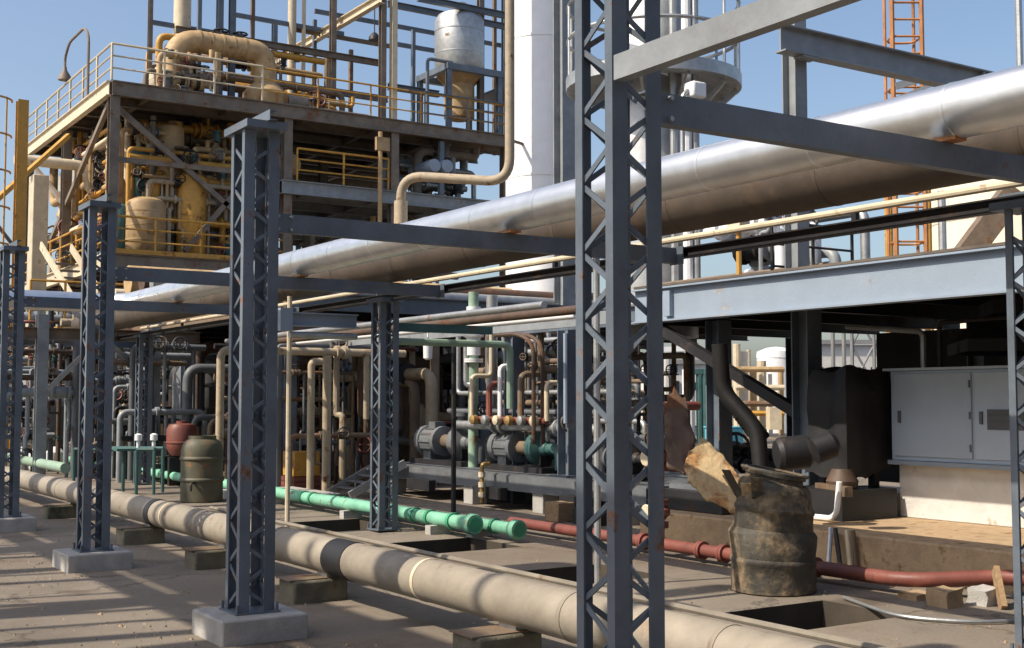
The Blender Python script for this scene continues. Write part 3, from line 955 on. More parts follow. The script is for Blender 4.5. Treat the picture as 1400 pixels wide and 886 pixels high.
mk('standpipe', tube([(tx - 1.7, ty - 0.9, D2), (tx - 1.7, ty - 0.9, 12.3), (tx - 0.8, ty - 0.9, 12.3)], 0.06, n=8), navy, fr)
railing(fr, [(tx - 1.9, ty - 1.1, D2), (tx + 2.0, ty - 1.1, D2)], 1.0, 0.8, 0.025, navy)

# equipment between the decks
def vert(label, px_, y, z0, z1, r, m, cat='pipe', name='vertical_pipe'):
    x = at(px_, 250, Y=y).x
    return S(name, label, cat, tube([(x, y, z0), (x, y, z1)], r, n=16), m)


vert('thick tan vertical pipe between the decks left of the second column', 238, 35.5, D1, D2 - 0.5, 0.22, tan)
vert('brown vertical pipe between the decks beside the thick tan one', 268, 36.2, D1, D2 - 0.5, 0.26, pu_steel)
vert('slim cream vertical pipe below the top deck corner', 173, 35.2, D1, D2 - 0.6, 0.09, cream)
vert('slim brown vertical pipe between the decks at left', 208, 34.6, D1, D2 - 0.6, 0.08, pu_steel)
vessel('process_vessel', 'teal green upright vessel on the lower yellow deck', (at(163, 320, Y=34.6).x, 34.6), 0.3, D1 + 0.1, D1 + 1.5, teal, bands=1)
vessel('process_vessel', 'dark green upright vessel among tan pipes below the top deck', (at(190, 250, Y=35.3).x, 35.3), 0.4, D1 + 1.2, D1 + 3.3, teal, bands=2)
vessel('process_vessel', 'squat tan vessel with a railing on the lower yellow deck', (at(205, 310, Y=35.4).x, 35.6), 0.75, D1, D1 + 1.4, tan, bands=2)
vessel('process_vessel', 'tan upright vessel on the lower deck next to the second column', (at(290, 300, Y=35.4).x, 35.4), 0.45, D1, D1 + 2.6, tan, bands=2)
manifold('deck_pipework', 'tangle of tan valves and pipes between the decks at upper left', 9.4, 11.4, 34.2, 37, D1, D2 - 0.8, 21, [tan, ochre, cream, tan], 9, 0.05, 0.12, 'X')
manifold('deck_pipework', 'brown pipe runs under the top deck behind the second column', 11.2, 13.8, 34.4, 38, D1, D2 - 0.8, 22, [tan, pu_steel, tan, ochre], 8, 0.05, 0.13, 'X')
manifold('deck_pipework', 'rusty pipes along the side of the lower deck at far left', 9.2, 10.0, 36, 43, D1, D2 - 1.0, 23, [cream, tan, ochre], 7, 0.06, 0.14, 'Y')
manifold('deck_pipework', 'dark pipe runs below the middle deck at the centre of the unit', 14.4, 21, 34.5, 37, D1 - 0.6, DM - 0.6, 24, [pu_steel, navy_grey, tan], 9, 0.06, 0.14, 'X')
manifold('deck_pipework', 'pipes on the middle deck under the domed tank', 17.8, 21.4, 34.2, 36, DM, D2 - 0.6, 25, [galv, pu_steel, tan, navy_grey], 8, 0.06, 0.16, 'X')
# horizontal drum seen end on
p = at(395, 225, Y=33.9)
hd = T('horizontal_drum', 'tan horizontal drum seen end on above the middle deck', 'vessel', (p.x, 35, DM))
mk('shell', lathe((p.x, 33.8, p.z), [(0.02, -0.12), (0.2, -0.1), (0.33, -0.02), (0.36, 0.08), (0.36, 2.6), (0.2, 2.75), (0.02, 2.8)], n=26, d=(0, 1, 0)), tan, hd)
for y in (34.2, 35.8):
    mk('saddle', box(p.x - 0.3, p.x + 0.3, y, y + 0.15, DM, p.z - 0.2), pu_steel, hd)
p = at(632, 545 - 330, Y=33.6)
for i, (px_, py_) in enumerate(((595, 226), (612, 227))):
    q = at(px_, py_, Y=33.3)
    S('roller_drum', ('left' if i == 0 else 'right') + ' of two white drum ends under the domed tank deck', 'drum',
      lathe((q.x, 33.3, q.z), [(0.02, -0.02), (0.2, 0), (0.21, 0.05), (0.21, 1.4), (0.02, 1.42)], n=20, d=(0, 1, 0)), greyw)
mk('hanger', rect((at(603, 215, Y=33.6).x, 33.6, DM + 0.0), (at(603, 215, Y=33.6).x, 33.6, D2 - 0.5), 0.15, 0.15), navy, pu)
# light column with fixture at 520
c = at(519, 200, Y=33.2)
jp = T('junction_post', 'tan post with junction boxes in front of the middle deck', 'post', (c.x, 33.15, D1))
mk('pole', tube([(c.x, 33.15, D1 - 2), (c.x, 33.15, D2 - 0.55)], 0.07, n=8), tan, jp)
mk('junction_box', box(c.x - 0.22, c.x + 0.22, 32.95, 33.07, D2 - 1.15, D2 - 0.75), tan, jp)
mk('junction_box', box(c.x - 0.18, c.x + 0.18, 32.95, 33.07, D1 + 0.3, D1 + 0.75), cream, jp)

# yellow caged ladder at the far left
yx, yy = at(28, 250, D=30).x, at(28, 250, D=30).y
yl = T('caged_ladder', 'ochre yellow caged ladder post at the left edge of the picture', 'ladder', (yx, yy, 0))
mk('main_post', ibeam((yx, yy, 0), (yx, yy, 8.8), 0.28, 0.25, 0.025, up=Vector((0, 1, 0))), ochre, yl)
for k in range(7):
    z = 3.5 + k * 0.88
    hoop = [(yx - 0.2 - 0.55 * (1 - math.cos(a)) * 1.2, yy - 0.55 * math.sin(a) * 1.0 + 0.2, z) for a in [math.pi * i / 8 for i in range(9)]]
    mk('hoop', tube(hoop, 0.025, 0.02, n=6, seg=1), ochre, yl)
for a in (0.25, 0.5, 0.75, 1):
    x_, y_ = yx - 0.2 - 0.55 * (1 - math.cos(math.pi * a)) * 1.2, yy - 0.55 * math.sin(math.pi * a) + 0.2
    mk('cage_bar', cyl((x_, y_, 3.4), (x_, y_, 8.8), 0.022, n=6), ochre, yl)
mk('strut', rect((yx - 1.2, yy, 5.6), (yx + 1.8, yy + 3, 8.7), 0.1, 0.12), ochre, yl)
mk('strut', rect((yx - 1.2, yy, 6.6), (yx - 0.1, yy, 5.2), 0.06, 0.08), pu_steel, yl)
px1 = at(52, 300, D=36)
S('cream_duct', 'cream rectangular duct beside the yellow ladder post at left', 'duct', box(px1.x - 0.22, px1.x + 0.22, px1.y - 0.3, px1.y + 0.3, 2.5, at(52, 240, D=36).z), cream, bevel=0.03)
p = at(45, 220, D=36)
S('cream_pipe', 'cream horizontal pipe under the deck edge at far left', 'pipe', tube([(p.x - 0.5, p.y, p.z), (p.x + 1.6, p.y, p.z), (p.x + 1.6, p.y, p.z - 0.8), (p.x + 3, p.y, p.z - 0.8)], 0.16, n=12), cream)
# stair on the left side of the lower deck
stt = T('steel_stair', 'steel stair climbing to the lower deck at far left', 'stair', (8.2, 36, 2.5))
for s_ in (0, 0.8):
    mk('stringer', rect((7.6 + s_, 30.0, 3.2), (7.6 + s_, 35.5, D1 + 0.3), 0.05, 0.22), cream, stt)
for k in range(9):
    y = 30.3 + k * 0.57
    z = 3.3 + k * 0.24
    mk('tread', box(7.63, 8.37, y, y + 0.24, z, z + 0.04), pu_steel, stt)
mk('landing', box(6.6, 9.0, 29.0, 30.0, 3.1, 3.18), ochre, stt)
mk('landing_beam', ibeam((5.5, 28.9, 2.9), (9.0, 28.9, 2.9), 0.36, 0.18, 0.02), navy, stt)
railing(stt, [(6.0, 28.95, 3.2), (9.0, 28.95, 3.2)], 1.0, 0.7, 0.03, ochre)

# ================================================================== white tower and elbow pipe
wx, wy = at(742, 200, D=26).x, at(742, 200, D=26).y
wt = T('white_tower', 'tall white cylindrical tower at the top centre', 'tower', (wx, wy, 0))
mk('shell', lathe((wx, wy, 0), [(0.78, 0), (0.78, 14), (0.5, 14.6)], n=40), whitep, wt)
for z in (3.2, 6.1, 9.0, 11.5):
    mk('ring', cyl((wx, wy, z), (wx, wy, z + 0.05), 0.79, n=40), whitep, wt)
c = at(771, 150, D=24.5)
mk('stiffener_post', ibeam((c.x, c.y, 0), (c.x, c.y, 14), 0.32, 0.3, 0.03, up=Vector((0, 1, 0))), navy_grey, wt)
c = at(697, 150, D=25)
ep = S('elbow_pipe', 'tan pipe dropping beside the white tower and bending left to a cream downpipe', 'pipe',
       tube([(c.x, c.y, 13), (c.x, c.y, at(697, 250, D=25).z), at(548, 240, D=25.6), at(548, 330, D=25.6)], 0.1, 0.5, n=16, seg=8), cream_dim)
q = at(548, 275, D=25.6)
mk('insulation_sleeve', cyl((q.x, q.y, q.z - 2.4), q, 0.14, n=16), cream_dim, ep)
mk('bracket', rect((c.x, c.y, at(730, 192, D=25).z), (wx, wy, at(730, 192, D=25).z), 0.05, 0.05), steel_w, ep)

# ================================================================== silver column with ring platform
sx_, sy_ = at(893, 110, D=18).x, at(893, 110, D=18).y
sv = T('silver_column', 'silver column with a round railed platform behind the nearest lattice column', 'column', (sx_, sy_, 2.75))
mk('shell', lathe((sx_, sy_, 2.4), [(0.62, 0), (0.62, 7.5), (0.4, 7.9)], n=36), galv, sv)
zp = at(960, 108, D=18).z
pl = mk('ring_platform', lathe((sx_, sy_, zp - 0.2), [(0.65, 0.12), (1.15, 0), (1.27, 0.02), (1.27, 0.2), (0.65, 0.2)], n=40, close=False), galv, sv)
for h_ in (0.55, 1.05):
    ring_pts = [(sx_ + 1.24 * math.cos(2 * math.pi * i / 40), sy_ + 1.24 * math.sin(2 * math.pi * i / 40), zp + h_) for i in range(41)]
    mk('guard_rail', tube(ring_pts, 0.028, 0.01, n=6, seg=1), galv, pl)
for i in range(14):
    a = 2 * math.pi * i / 14
    x_, y_ = sx_ + 1.24 * math.cos(a), sy_ + 1.24 * math.sin(a)
    mk('rail_post', cyl((x_, y_, zp), (x_, y_, zp + 1.05), 0.022, n=6), galv, pl)
for i in range(5):
    a = -2.4 + i * 0.55
    mk('bracket', rect((sx_ + 0.6 * math.cos(a), sy_ + 0.6 * math.sin(a), zp - 0.75), (sx_ + 1.2 * math.cos(a), sy_ + 1.2 * math.sin(a), zp - 0.22), 0.05, 0.07), galv, sv)
for i, px_ in enumerate((920, 938, 950)):
    c = at(px_, 40, D=17.2)
    mk('side_pipe', tube([(c.x, c.y, 2.75), (c.x, c.y, 9)], 0.05 + 0.02 * (i == 1), n=10), whitep if i == 1 else galv, sv)
c = at(948, 125, D=16.8)
fl = T('floodlight', 'white floodlight under the round platform', 'lamp', c)
mk('housing', box(c.x - 0.1, c.x + 0.14, c.y - 0.12, c.y + 0.1, c.z - 0.1, c.z + 0.12), whitep, fl, bevel=0.03)
mk('arm', tube([c + Vector((-0.1, 0, 0)), c + Vector((-0.2, 0, -0.1)), c + Vector((-0.2, 0, -0.9))], 0.035, n=8), galv, fl)
manifold('column_pipework', 'cluttered pipes at the foot of the silver column above the white girder', 11.0, 13.2, 11.2, 13.6, 2.75, 4.2, 31, [galv, whitep, navy_grey], 7, 0.05, 0.11, 'Y')

# ================================================================== far right: orange ladder, tank
def ladder_tower(label, px_, D, z0, z1, m):
    c = at(px_, 200, D=D)
    t = T('ladder_tower', label, 'ladder', (c.x, c.y, z0))
    wv = Vector((_rt.x, _rt.y, 0)) * 0.36
    fv = Vector((_fw0.x, _fw0.y, 0)) * 0.6
    base = Vector((c.x, c.y, 0))
    for s_ in (-1, 1):
        for f in (0, 1):
            pp = base + wv * s_ + fv * f
            mk('rail', cyl((pp.x, pp.y, z0), (pp.x, pp.y, z1), 0.06 if f == 0 else 0.04, n=6), m, t)
    k = 0
    z = z0 + 0.3
    while z < z1:
        a, b = base - wv, base + wv
        mk('rung', cyl((a.x, a.y, z), (b.x, b.y, z), 0.028, n=6), m, t)
        if k % 3 == 0:
            mk('hoop', tube([(a.x, a.y, z), ((a + fv).x, (a + fv).y, z), ((b + fv).x, (b + fv).y, z), (b.x, b.y, z)], 0.03, 0.3, n=6, seg=4), m, t)
        z += 0.42
        k += 1
    return t


lt = ladder_tower('rusty orange caged ladder rising behind the silver pipe at right', 1243, 30, 0, 15, orange)
c = at(1225, 118, D=29.5)
mk('outrigger', rect(c, at(1310, 92, D=29.5), 0.1, 0.16), navy_grey, lt)
mk('outrigger', rect(c - Vector((0, 0, 0.3)), at(1310, 102, D=29.5), 0.06, 0.08), navy_grey, lt)
c = at(1400, 300, D=46)
ft = T('storage_tank', 'large cream storage tank in the distance at right', 'tank', (c.x, c.y, 0))
mk('shell', lathe((c.x, c.y, 0), [(3.4, 0), (3.4, 10.2), (1.8, 10.9), (0.1, 11.1)], n=48), tankw, ft)
for z in (3, 5.5, 8, 10.1):
    mk('seam_ring', cyl((c.x, c.y, z), (c.x, c.y, z + 0.08), 3.42, n=48), tankw, ft)
mk('conveyor', rect(at(1318, 352, D=38), at(1385, 262, D=38), 0.9, 0.7), steel_w, ft)
for px_, m_ in ((1215, ochre), (1268, ochre), (1288, galv)):
    c = at(px_, 300, D=36)
    mk('standpipe', cyl((c.x, c.y, 0), (c.x, c.y, 8.5 if m_ == ochre else 7.6), 0.12, n=10), m_, ft)

# ================================================================== cross rack and canopy behind the front rack
cr = T('cross_rack', 'dark steel canopy and pipe rack crossing behind the front rack', 'structure', (14, 25, 0))
mk('canopy_plate', box(8.3, 22, 19.6, 31, 3.24, 3.3), deckm, cr)
mk('edge_beam', ibeam((8.2, 19.55, 3.2), (22, 19.55, 3.2), 0.3, 0.14, 0.018), navy, cr)
mk('edge_beam', ibeam((8.22, 19.65, 3.16), (8.22, 31, 3.16), 0.26, 0.14, 0.018), steel_w, cr)
for i in range(6):
    y = 21 + i * 1.9
    mk('joist', ibeam((8.3, y, 3.12), (22, y, 3.12), 0.22, 0.12, 0.015), dark, cr)
for x, y in ((8.3, 19.75), (12.2, 19.75), (16.4, 19.75), (8.3, 25), (12.2, 25), (16.4, 25), (20, 25)):
    mk('column', ibeam((x, y, 0), (x, y, 3.04), 0.24, 0.22, 0.018, up=Vector((0, 1, 0))), navy, cr)
for xa in (5.2, 7.3):
    mk('bent_post', ibeam((xa, 24.0, 0), (xa, 24.0, 3.1), 0.2, 0.2, 0.016, up=Vector((0, 1, 0))), navy_grey, cr)
mk('tie_beam', ibeam((4.6, 24.0, 2.75), (8.2, 24.0, 2.75), 0.22, 0.14, 0.016), steel_w, cr)
for a, b in (((5.3, 3.5), (6.1, 2.9)), ((7.6, 3.6), (6.4, 2.9)), ((5.3, 1.7), (6.15, 2.6)), ((7.2, 1.9), (6.4, 2.6))):
    mk('knee_brace', rect((a[0], 23.9, a[1]), (b[0], 23.9, b[1]), 0.06, 0.09), galv, cr)
labs = ['grey pipe lying on the canopy, nearest the yard', 'brown pipe lying on the canopy behind the grey one', 'thick tan pipe lying on the canopy further back', 'thin cream pipe lying on the back of the canopy']
for i, (y, r, m_) in enumerate(((19.95, 0.11, galv), (20.5, 0.2, dark_brown), (21.3, 0.26, tan), (22.1, 0.09, cream))):
    S('canopy_pipe', labs[i], 'pipe', tube([(6.0, y, 3.302 + r), (22.5, y, 3.302 + r)], r, n=16), m_)
S('hung_pipe', 'brown pipe hung below the canopy right of the second column', 'pipe', tube([(8.0, 19.2, 2.72), (14.0, 19.2, 2.72), (14, 19.2, 0)], 0.14, n=14), dark_brown)
# cream loop of pipe
cl = T('loop_pipe', 'cream pipe loop with tall sunlit drops behind the second column', 'pipe', (8.5, 18.2, 0))
def dropx(px_, y): return at(px_, 540, Y=y).x
YL = 18.2
xa, xb, xc = dropx(301, YL), dropx(421, YL), dropx(447, YL)
mk('pipe', tube([(xa, YL, 0.0), (xa, YL, 2.28), (xc + 1.4, YL, 2.28)], 0.062, n=12), cream_dim, cl)
mk('drop', tube([(xb, YL - 0.12, 0.0), (xb, YL - 0.12, 2.12), (xb + 0.18, YL - 0.12, 2.12)], 0.058, n=12), cream_dim, cl)
mk('drop', tube([(xc, YL, 0.0), (xc, YL, 2.23)], 0.07, n=12), cream_dim, cl)
mk('drop', tube([(xc + 0.7, YL, 1.2), (xc + 0.7, YL, 2.23)], 0.05, n=12), cream_dim, cl)
for x in (xb + 0.5, xc + 0.3, xc + 0.95):
    mk('flange', flange((x, YL, 2.28), (1, 0, 0), 0.11), cream_dim, cl)
# portal beam beside the greenish column
pb = T('portal_beam', 'pale green cross beam and brackets joined to the greenish lattice column', 'beam', (7.5, 12.85, 2.3))
mk('beam', channel((6.73, 12.8, 2.36), (8.05, 12.8, 2.36), 0.1, 0.06, 0.008, flip=-1), teal, pb)
mk('lower_pipe', tube([(6.75, 12.95, 2.2), (8.4, 12.95, 2.2), (8.4, 12.95, 1.4)], 0.045, n=10), palegreen, pb)
mk('left_beam', ibeam((5.6, 13.3, 2.44), (6.45, 13.3, 2.44), 0.16, 0.12, 0.014), greyw, pb)
mk('left_bracket', box(5.45, 5.6, 13.2, 13.4, 2.3, 2.56), greyw, pb)
mk('left_pipe', tube([(5.6, 13.3, 2.26), (6.45, 13.3, 2.26)], 0.04, n=10), galv, pb)
S('overhead_pipe', 'pale pipe overhead running to the right behind the greenish column', 'pipe', tube([(7.3, 10.6, 2.5), (7.3, 20, 2.5)], 0.04, n=12), galv)
S('overhead_pipe', 'rusty overhead pipe beside the pale one near the white girder', 'pipe', tube([(7.75, 10.6, 2.47), (7.75, 19, 2.47)], 0.05, n=12), dark_brown)
S('overhead_pipe', 'white overhead pipe furthest from the rack beside the rusty one', 'pipe', tube([(8.15, 11.2, 2.46), (8.15, 19.4, 2.46)], 0.045, n=12), whitep)
S('cable_tray', 'grey cable tray under the overhead pipes left of the nearest column', 'tray', channel((9.0, 11.3, 2.5), (9.0, 19.4, 2.5), 0.16, 0.05, 0.008), navy_grey)

# ================================================================== pump skid
sk = T('pump_skid', 'grey steel pump skid behind the green pipe ends', 'skid', (10.4, 15, 0))
mk('side_beam', channel((9.3, 11.4, 0.37), (9.3, 18.3, 0.37), 0.2, 0.07, 0.012, flip=1), motor_g, sk)
mk('side_beam', channel((11.6, 11.4, 0.37), (11.6, 18.3, 0.37), 0.2, 0.07, 0.012, flip=-1), galv, sk)
mk('deck', box(9.32, 11.58, 11.4, 18.3, 0.471, 0.485), motor_g, sk)
for y in (11.8, 13.6, 15.4, 17.9):
    mk('foot', box(9.34, 9.6, y, y + 0.25, 0, 0.268), conc, sk, bevel=0.01)
for y in (12.3, 14.4, 16.4):
    mk('drip_tray', box(9.18, 9.292, y, y + 0.7, 0.14, 0.30), dark, sk)
pump('grey motor and pump at the left end of the skid behind the greenish column', 10.0, 17.2, 0.486, 1.5, 0.27, 'Y', motor_g, motor_g)
pump('teal pump set in the middle of the skid above the green pipe caps', 10.0, 15.0, 0.486, 1.4, 0.25, 'Y', teal, motor_g)
pump('small dark pump on the skid behind the nearest lattice column', 10.0, 12.8, 0.486, 1.0, 0.2, 'Y', dark, motor_g)
pump('grey pump near the back of the skid', 11.1, 16.4, 0.486, 1.3, 0.24, 'X', motor_g, teal)
tp = T('stand_pipe', 'tall pale vertical pipe with a wide collar rising from the skid', 'pipe', (9.9, 16.3, 0.48))
mk('pipe', tube([(9.9, 16.3, 0.486), (9.9, 16.3, 3.18)], 0.08, n=16), palegreen, tp)
mk('upper_sleeve', cyl((9.9, 16.3, 2.2), (9.9, 16.3, 2.95), 0.11, n=16), whitep, tp)
mk('collar', lathe((9.9, 16.3, 2.45), [(0.09, 0), (0.16, 0.04), (0.16, 0.3), (0.1, 0.36)], n=18), whitep, tp)
mk('flange', flange((9.9, 16.3, 2.12), (0, 0, 1), 0.15), whitep, tp)
S('stand_pipe', 'grey vertical pipe right of the tall pale collared pipe', 'pipe', tube([(10.3, 16.4, 1.2), (10.3, 16.4, 3.15)], 0.09, n=14), galv)
sb = T('blue_column', 'blue steel column standing on the skid left of the nearest lattice column', 'column', (9.75, 13.55, 0.48))
mk('shaft', ibeam((9.75, 13.55, 0.486), (9.75, 13.55, 2.45), 0.25, 0.24, 0.018, up=Vector((0, 1, 0))), MATS['navy paint'], sb)
mk('base_plate', box(9.55, 9.95, 13.35, 13.75, 0.4855, 0.51), navy, sb)
mk('conduit', tube([(9.6, 13.44, 1.2), (9.6, 13.44, 2.4)], 0.03, n=8), greyw, sb)
c = at(620, 700, Z=0)
S('thin_post', 'thin dark post standing in front of the pump skid', 'post', tube([(c.x, c.y, 0), (c.x, c.y, 2.3)], 0.035, n=8), dark)
yh = T('drain_valve', 'brass drain valve pipe hanging in front of the skid', 'valve', (9.15, 14.75, 0.1))
mk('pipe', tube([(9.22, 14.75, 0.62), (9.1, 14.75, 0.62), (9.1, 14.75, 0.08)], 0.032, n=10), brass, yh)
for z in (0.16, 0.3, 0.44):
    mk('fitting', cyl((9.1, 14.75, z), (9.1, 14.75, z + 0.07), 0.05, n=10), cream, yh)
S('timber_block', 'tan timber block on the ground before the skid', 'block', box(8.85, 9.1, 12.55, 12.85, 0, 0.24), wood, bevel=0.01)
S('timber_block', 'dark timber block beside the tan one before the skid', 'block', box(8.95, 9.25, 11.95, 12.4, 0, 0.2), dark, bevel=0.01)
fitm = T('fitting_row', 'row of brass and white valve fittings above the teal pump', 'pipework', (9.8, 15, 1.2))
mk('header', tube([(9.75, 14.1, 1.22), (9.75, 16.1, 1.22)], 0.05, n=10), red, fitm)
for i in range(6):
    y = 14.25 + i * 0.32
    mk('fitting', lathe((9.6, y, 1.22), [(0.03, -0.02), (0.07, 0), (0.07, 0.07), (0.03, 0.12)], n=12, d=(1, 0, 0)), [cream, galv, brass][i % 3], fitm)
for i, (y, m_) in enumerate(((14.1, cream), (14.75, steel_w), (15.3, whitep), (15.6, red), (16.1, cream))):
    mk('riser', tube([(9.75, y, 1.22), (9.75, y, 1.75 + 0.13 * (i % 3)), (10.1, y, 1.75 + 0.13 * (i % 3)), (10.1, y, 2.6)], 0.035 + 0.012 * (i % 2), n=10), m_, fitm)
for i, (dx, m_) in enumerate(((0, steel_w), (0.15, red))):
    S('hose_loop', ['brown hose loop hanging left of the blue column', 'reddish hose loop just behind the brown one'][i], 'hose',
      tube([(9.6 + dx, 14.2, 0.9), (9.6 + dx, 14.2, 2.3), (9.6 + dx, 14.6, 2.45), (9.6 + dx, 15.2, 2.45)], 0.03, 0.25, n=8), dark_brown)
c = at(585, 480, D=17)
S('hanging_lamp', 'white cylindrical lamp hanging under the pale green pipe', 'lamp', lathe(c - Vector((0, 0, 0.12)), [(0.03, 0), (0.06, 0.02), (0.065, 0.2), (0.03, 0.24), (0.012, 0.28), (0.012, 0.42)], n=14), whitep)

manifold('skid_pipework', 'grey and cream pipework standing on the pump skid', 9.6, 11.4, 12.2, 18.0, 0.486, 2.35, 41, [galv, motor_g, steel_w, motor_g, dark], 9, 0.03, 0.07, 'Y')
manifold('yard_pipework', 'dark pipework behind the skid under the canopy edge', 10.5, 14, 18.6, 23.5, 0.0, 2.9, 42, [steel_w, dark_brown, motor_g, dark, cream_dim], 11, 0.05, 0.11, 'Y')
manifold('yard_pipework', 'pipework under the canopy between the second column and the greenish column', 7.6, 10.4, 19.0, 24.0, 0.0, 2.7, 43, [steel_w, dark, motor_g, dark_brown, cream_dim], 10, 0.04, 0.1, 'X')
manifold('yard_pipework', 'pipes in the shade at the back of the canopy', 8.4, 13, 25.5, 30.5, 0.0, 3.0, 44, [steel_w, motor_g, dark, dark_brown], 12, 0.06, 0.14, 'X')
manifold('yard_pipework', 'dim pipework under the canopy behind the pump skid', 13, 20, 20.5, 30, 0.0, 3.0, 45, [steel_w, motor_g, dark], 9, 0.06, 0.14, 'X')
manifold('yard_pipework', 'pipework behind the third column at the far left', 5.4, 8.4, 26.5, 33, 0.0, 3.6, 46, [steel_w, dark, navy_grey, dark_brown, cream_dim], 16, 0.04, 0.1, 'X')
manifold('yard_pipework', 'pipework beyond the left edge columns under the silver pipe', 4.6, 7.2, 34, 40, 0.0, 4.4, 47, [steel_w, dark, navy_grey, dark_brown], 14, 0.06, 0.14, 'X')
manifold('yard_pipework', 'low pipework under the deck structure behind the torn sheet', 10.6, 13.6, 12.6, 15.4, 0.0, 0.8, 48, [dark, motor_g, steel_w], 4, 0.04, 0.1, 'Y')
manifold('yard_pipework', 'ground floor pipework below the tall process structure', 10, 21, 34.5, 40, 0.0, 4.6, 49, [steel_w, motor_g, navy_grey, tan], 14, 0.08, 0.2, 'X')
vlist = [(9.2, 26.5, 0.7, 0.3, 2.4, motor_g, 'dark grey upright vessel under the canopy behind the loop pipe'),
         (12.0, 22.0, 0.55, 0.2, 2.5, steel_w, 'brown upright vessel under the canopy behind the greenish column'),
         (14.6, 21.6, 0.6, 0.2, 2.7, motor_g, 'grey upright vessel under the canopy behind the pump skid'),
         (11.4, 28.6, 0.8, 0.2, 2.8, steel_w, 'wide brown vessel deep in the shade of the canopy'),
         (17.0, 24.0, 0.8, 0.2, 2.9, motor_g, 'wide grey vessel deep under the canopy near the centre'),
         (6.6, 30.5, 0.6, 0.3, 2.3, navy_grey, 'blue grey vessel behind the third column')]
for x, y, r, z0, z1, m_, lab in vlist:
    t = vessel('process_vessel', lab, (x, y), r, z0, z1, m_)
    for k in range(3):
        a = k * 2.094 + 0.4
        mk('leg', box(x + r * 0.8 * math.cos(a) - 0.05, x + r * 0.8 * math.cos(a) + 0.05, y + r * 0.8 * math.sin(a) - 0.05, y + r * 0.8 * math.sin(a) + 0.05, 0, z0 + r * 0.4), m_, t)
pump('dark pump on the ground under the canopy right of the second column', 8.6, 20.3, 0, 1.5, 0.26, 'Y', dark, motor_g)
pump('pump with a grey motor under the canopy behind the thin cream pole', 9.6, 21.6, 0, 1.5, 0.27, 'X', motor_g, motor_g)
pump('dark pump behind the teal bench under the far rack', 7.4, 25.4, 0, 1.5, 0.28, 'X', dark, motor_g)

# stair ramp and box left of the greenish column
rm = T('ramp', 'small grey steel ramp leaning up to the skid left of the greenish column', 'ramp', (8.7, 17.6, 0))
for dy in (0, 0.75):
    mk('stringer', rect((8.3, 17.3 + dy, 0.05), (9.25, 17.3 + dy, 0.52), 0.05, 0.12), galv, rm)
for k in range(5):
    x = 8.4 + k * 0.18
    z = 0.13 + k * 0.088
    mk('tread', box(x, x + 0.12, 17.33, 18.02, z, z + 0.025), motor_g, rm)
c = at(402, 672, Z=0)
bxx = T('junction_cabinet', 'ochre box on a brick footing behind the green pipe', 'box', c)
mk('case', box(c.x - 0.1, c.x + 0.35, c.y - 0.25, c.y + 0.25, 0.26, 0.66), ochre, bxx, bevel=0.01)
for k in range(4):
    for j in range(3):
        mk('brick', box(c.x - 0.12, c.x + 0.37, c.y - 0.28 + k * 0.14, c.y - 0.155 + k * 0.14, 0.005 + j * 0.085, 0.08 + j * 0.085), red, bxx)

# ================================================================== drums, bench, red barrel at left
def drum(label, x, y, r, h, m):
    prof = [(r * 0.96, 0.0), (r, 0.015), (r, h * 0.3), (r * 1.06, h * 0.325), (r * 1.06, h * 0.345), (r, h * 0.37), (r, h * 0.62), (r * 1.06, h * 0.645), (r * 1.06, h * 0.665), (r, h * 0.69), (r * 0.99, h * 0.78), (r * 0.93, h * 0.86), (r * 0.82, h * 0.92), (r * 0.66, h * 0.95), (r * 0.66, h), (r * 0.6, h), (r * 0.6, h * 0.95)]
    t = T('steel_drum', label, 'drum', (x, y, 0), 'drums in the yard')
    mk('shell', lathe((x, y, 0), prof, n=32), m, t)
    return t


d1 = drum('olive ribbed drum standing behind the beige pipe left of the second column', 6.25, 18.1, 0.31, 0.98, drumo)
mk('lid', cyl((6.25, 18.1, 0.93), (6.25, 18.1, 0.955), 0.2, n=24), drumo, d1)
mk('drain_tap', tube([(6.05, 17.86, 0.3), (5.98, 17.78, 0.3), (5.98, 17.78, 0.18)], 0.02, n=8), dark, d1)
S('dark_slab', 'low dark slab on the ground beside the olive drum', 'slab', box(6.7, 8.0, 17.0, 18.8, 0, 0.12), conc, bevel=0.01)
rb = T('red_barrel', 'faded red barrel on a stand behind the olive drum', 'barrel', (7.2, 21.9, 0))
mk('shell', lathe((7.15, 21.8, 0.5), [(0.05, 0), (0.18, 0.03), (0.27, 0.16), (0.27, 0.24), (0.285, 0.25), (0.285, 0.27), (0.27, 0.28), (0.27, 0.5), (0.22, 0.58), (0.1, 0.6), (0.1, 0.64)], n=28), red, rb)
for dy in (0.2, 0.6):
    mk('cradle', box(6.9, 7.5, 21.5 + dy, 21.6 + dy, 0, 0.5), dark, rb)
tb_ = T('steel_bench', 'teal pipe bench standing behind the beige pipe near the third column', 'bench', (5.7, 21.5, 0))
za = 0.72
pA, pB = at(86, 609, Z=za), at(212, 608, Z=za)
pA, pB = Vector((5.0, 20.6, za)), Vector((6.05, 19.8, za))
mk('top_rail', tube([pA, pB], 0.03, n=8), teal, tb_)
mk('top_rail', tube([pA + Vector((0.3, 0.5, 0)), pB + Vector((0.3, 0.5, 0))], 0.03, n=8), teal, tb_)
mk('plate', box(5.5, 6.15, 19.95, 20.3, za - 0.02, za + 0.015), teal, tb_)
for q in (pA, pB, pA + Vector((0.3, 0.5, 0)), pB + Vector((0.3, 0.5, 0)), (pA + pB) / 2 + Vector((0.15, 0, 0)), pB + Vector((-0.25, 0.1, 0))):
    mk('leg', cyl((q.x, q.y, 0), (q.x, q.y, za), 0.028, n=8), teal, tb_)
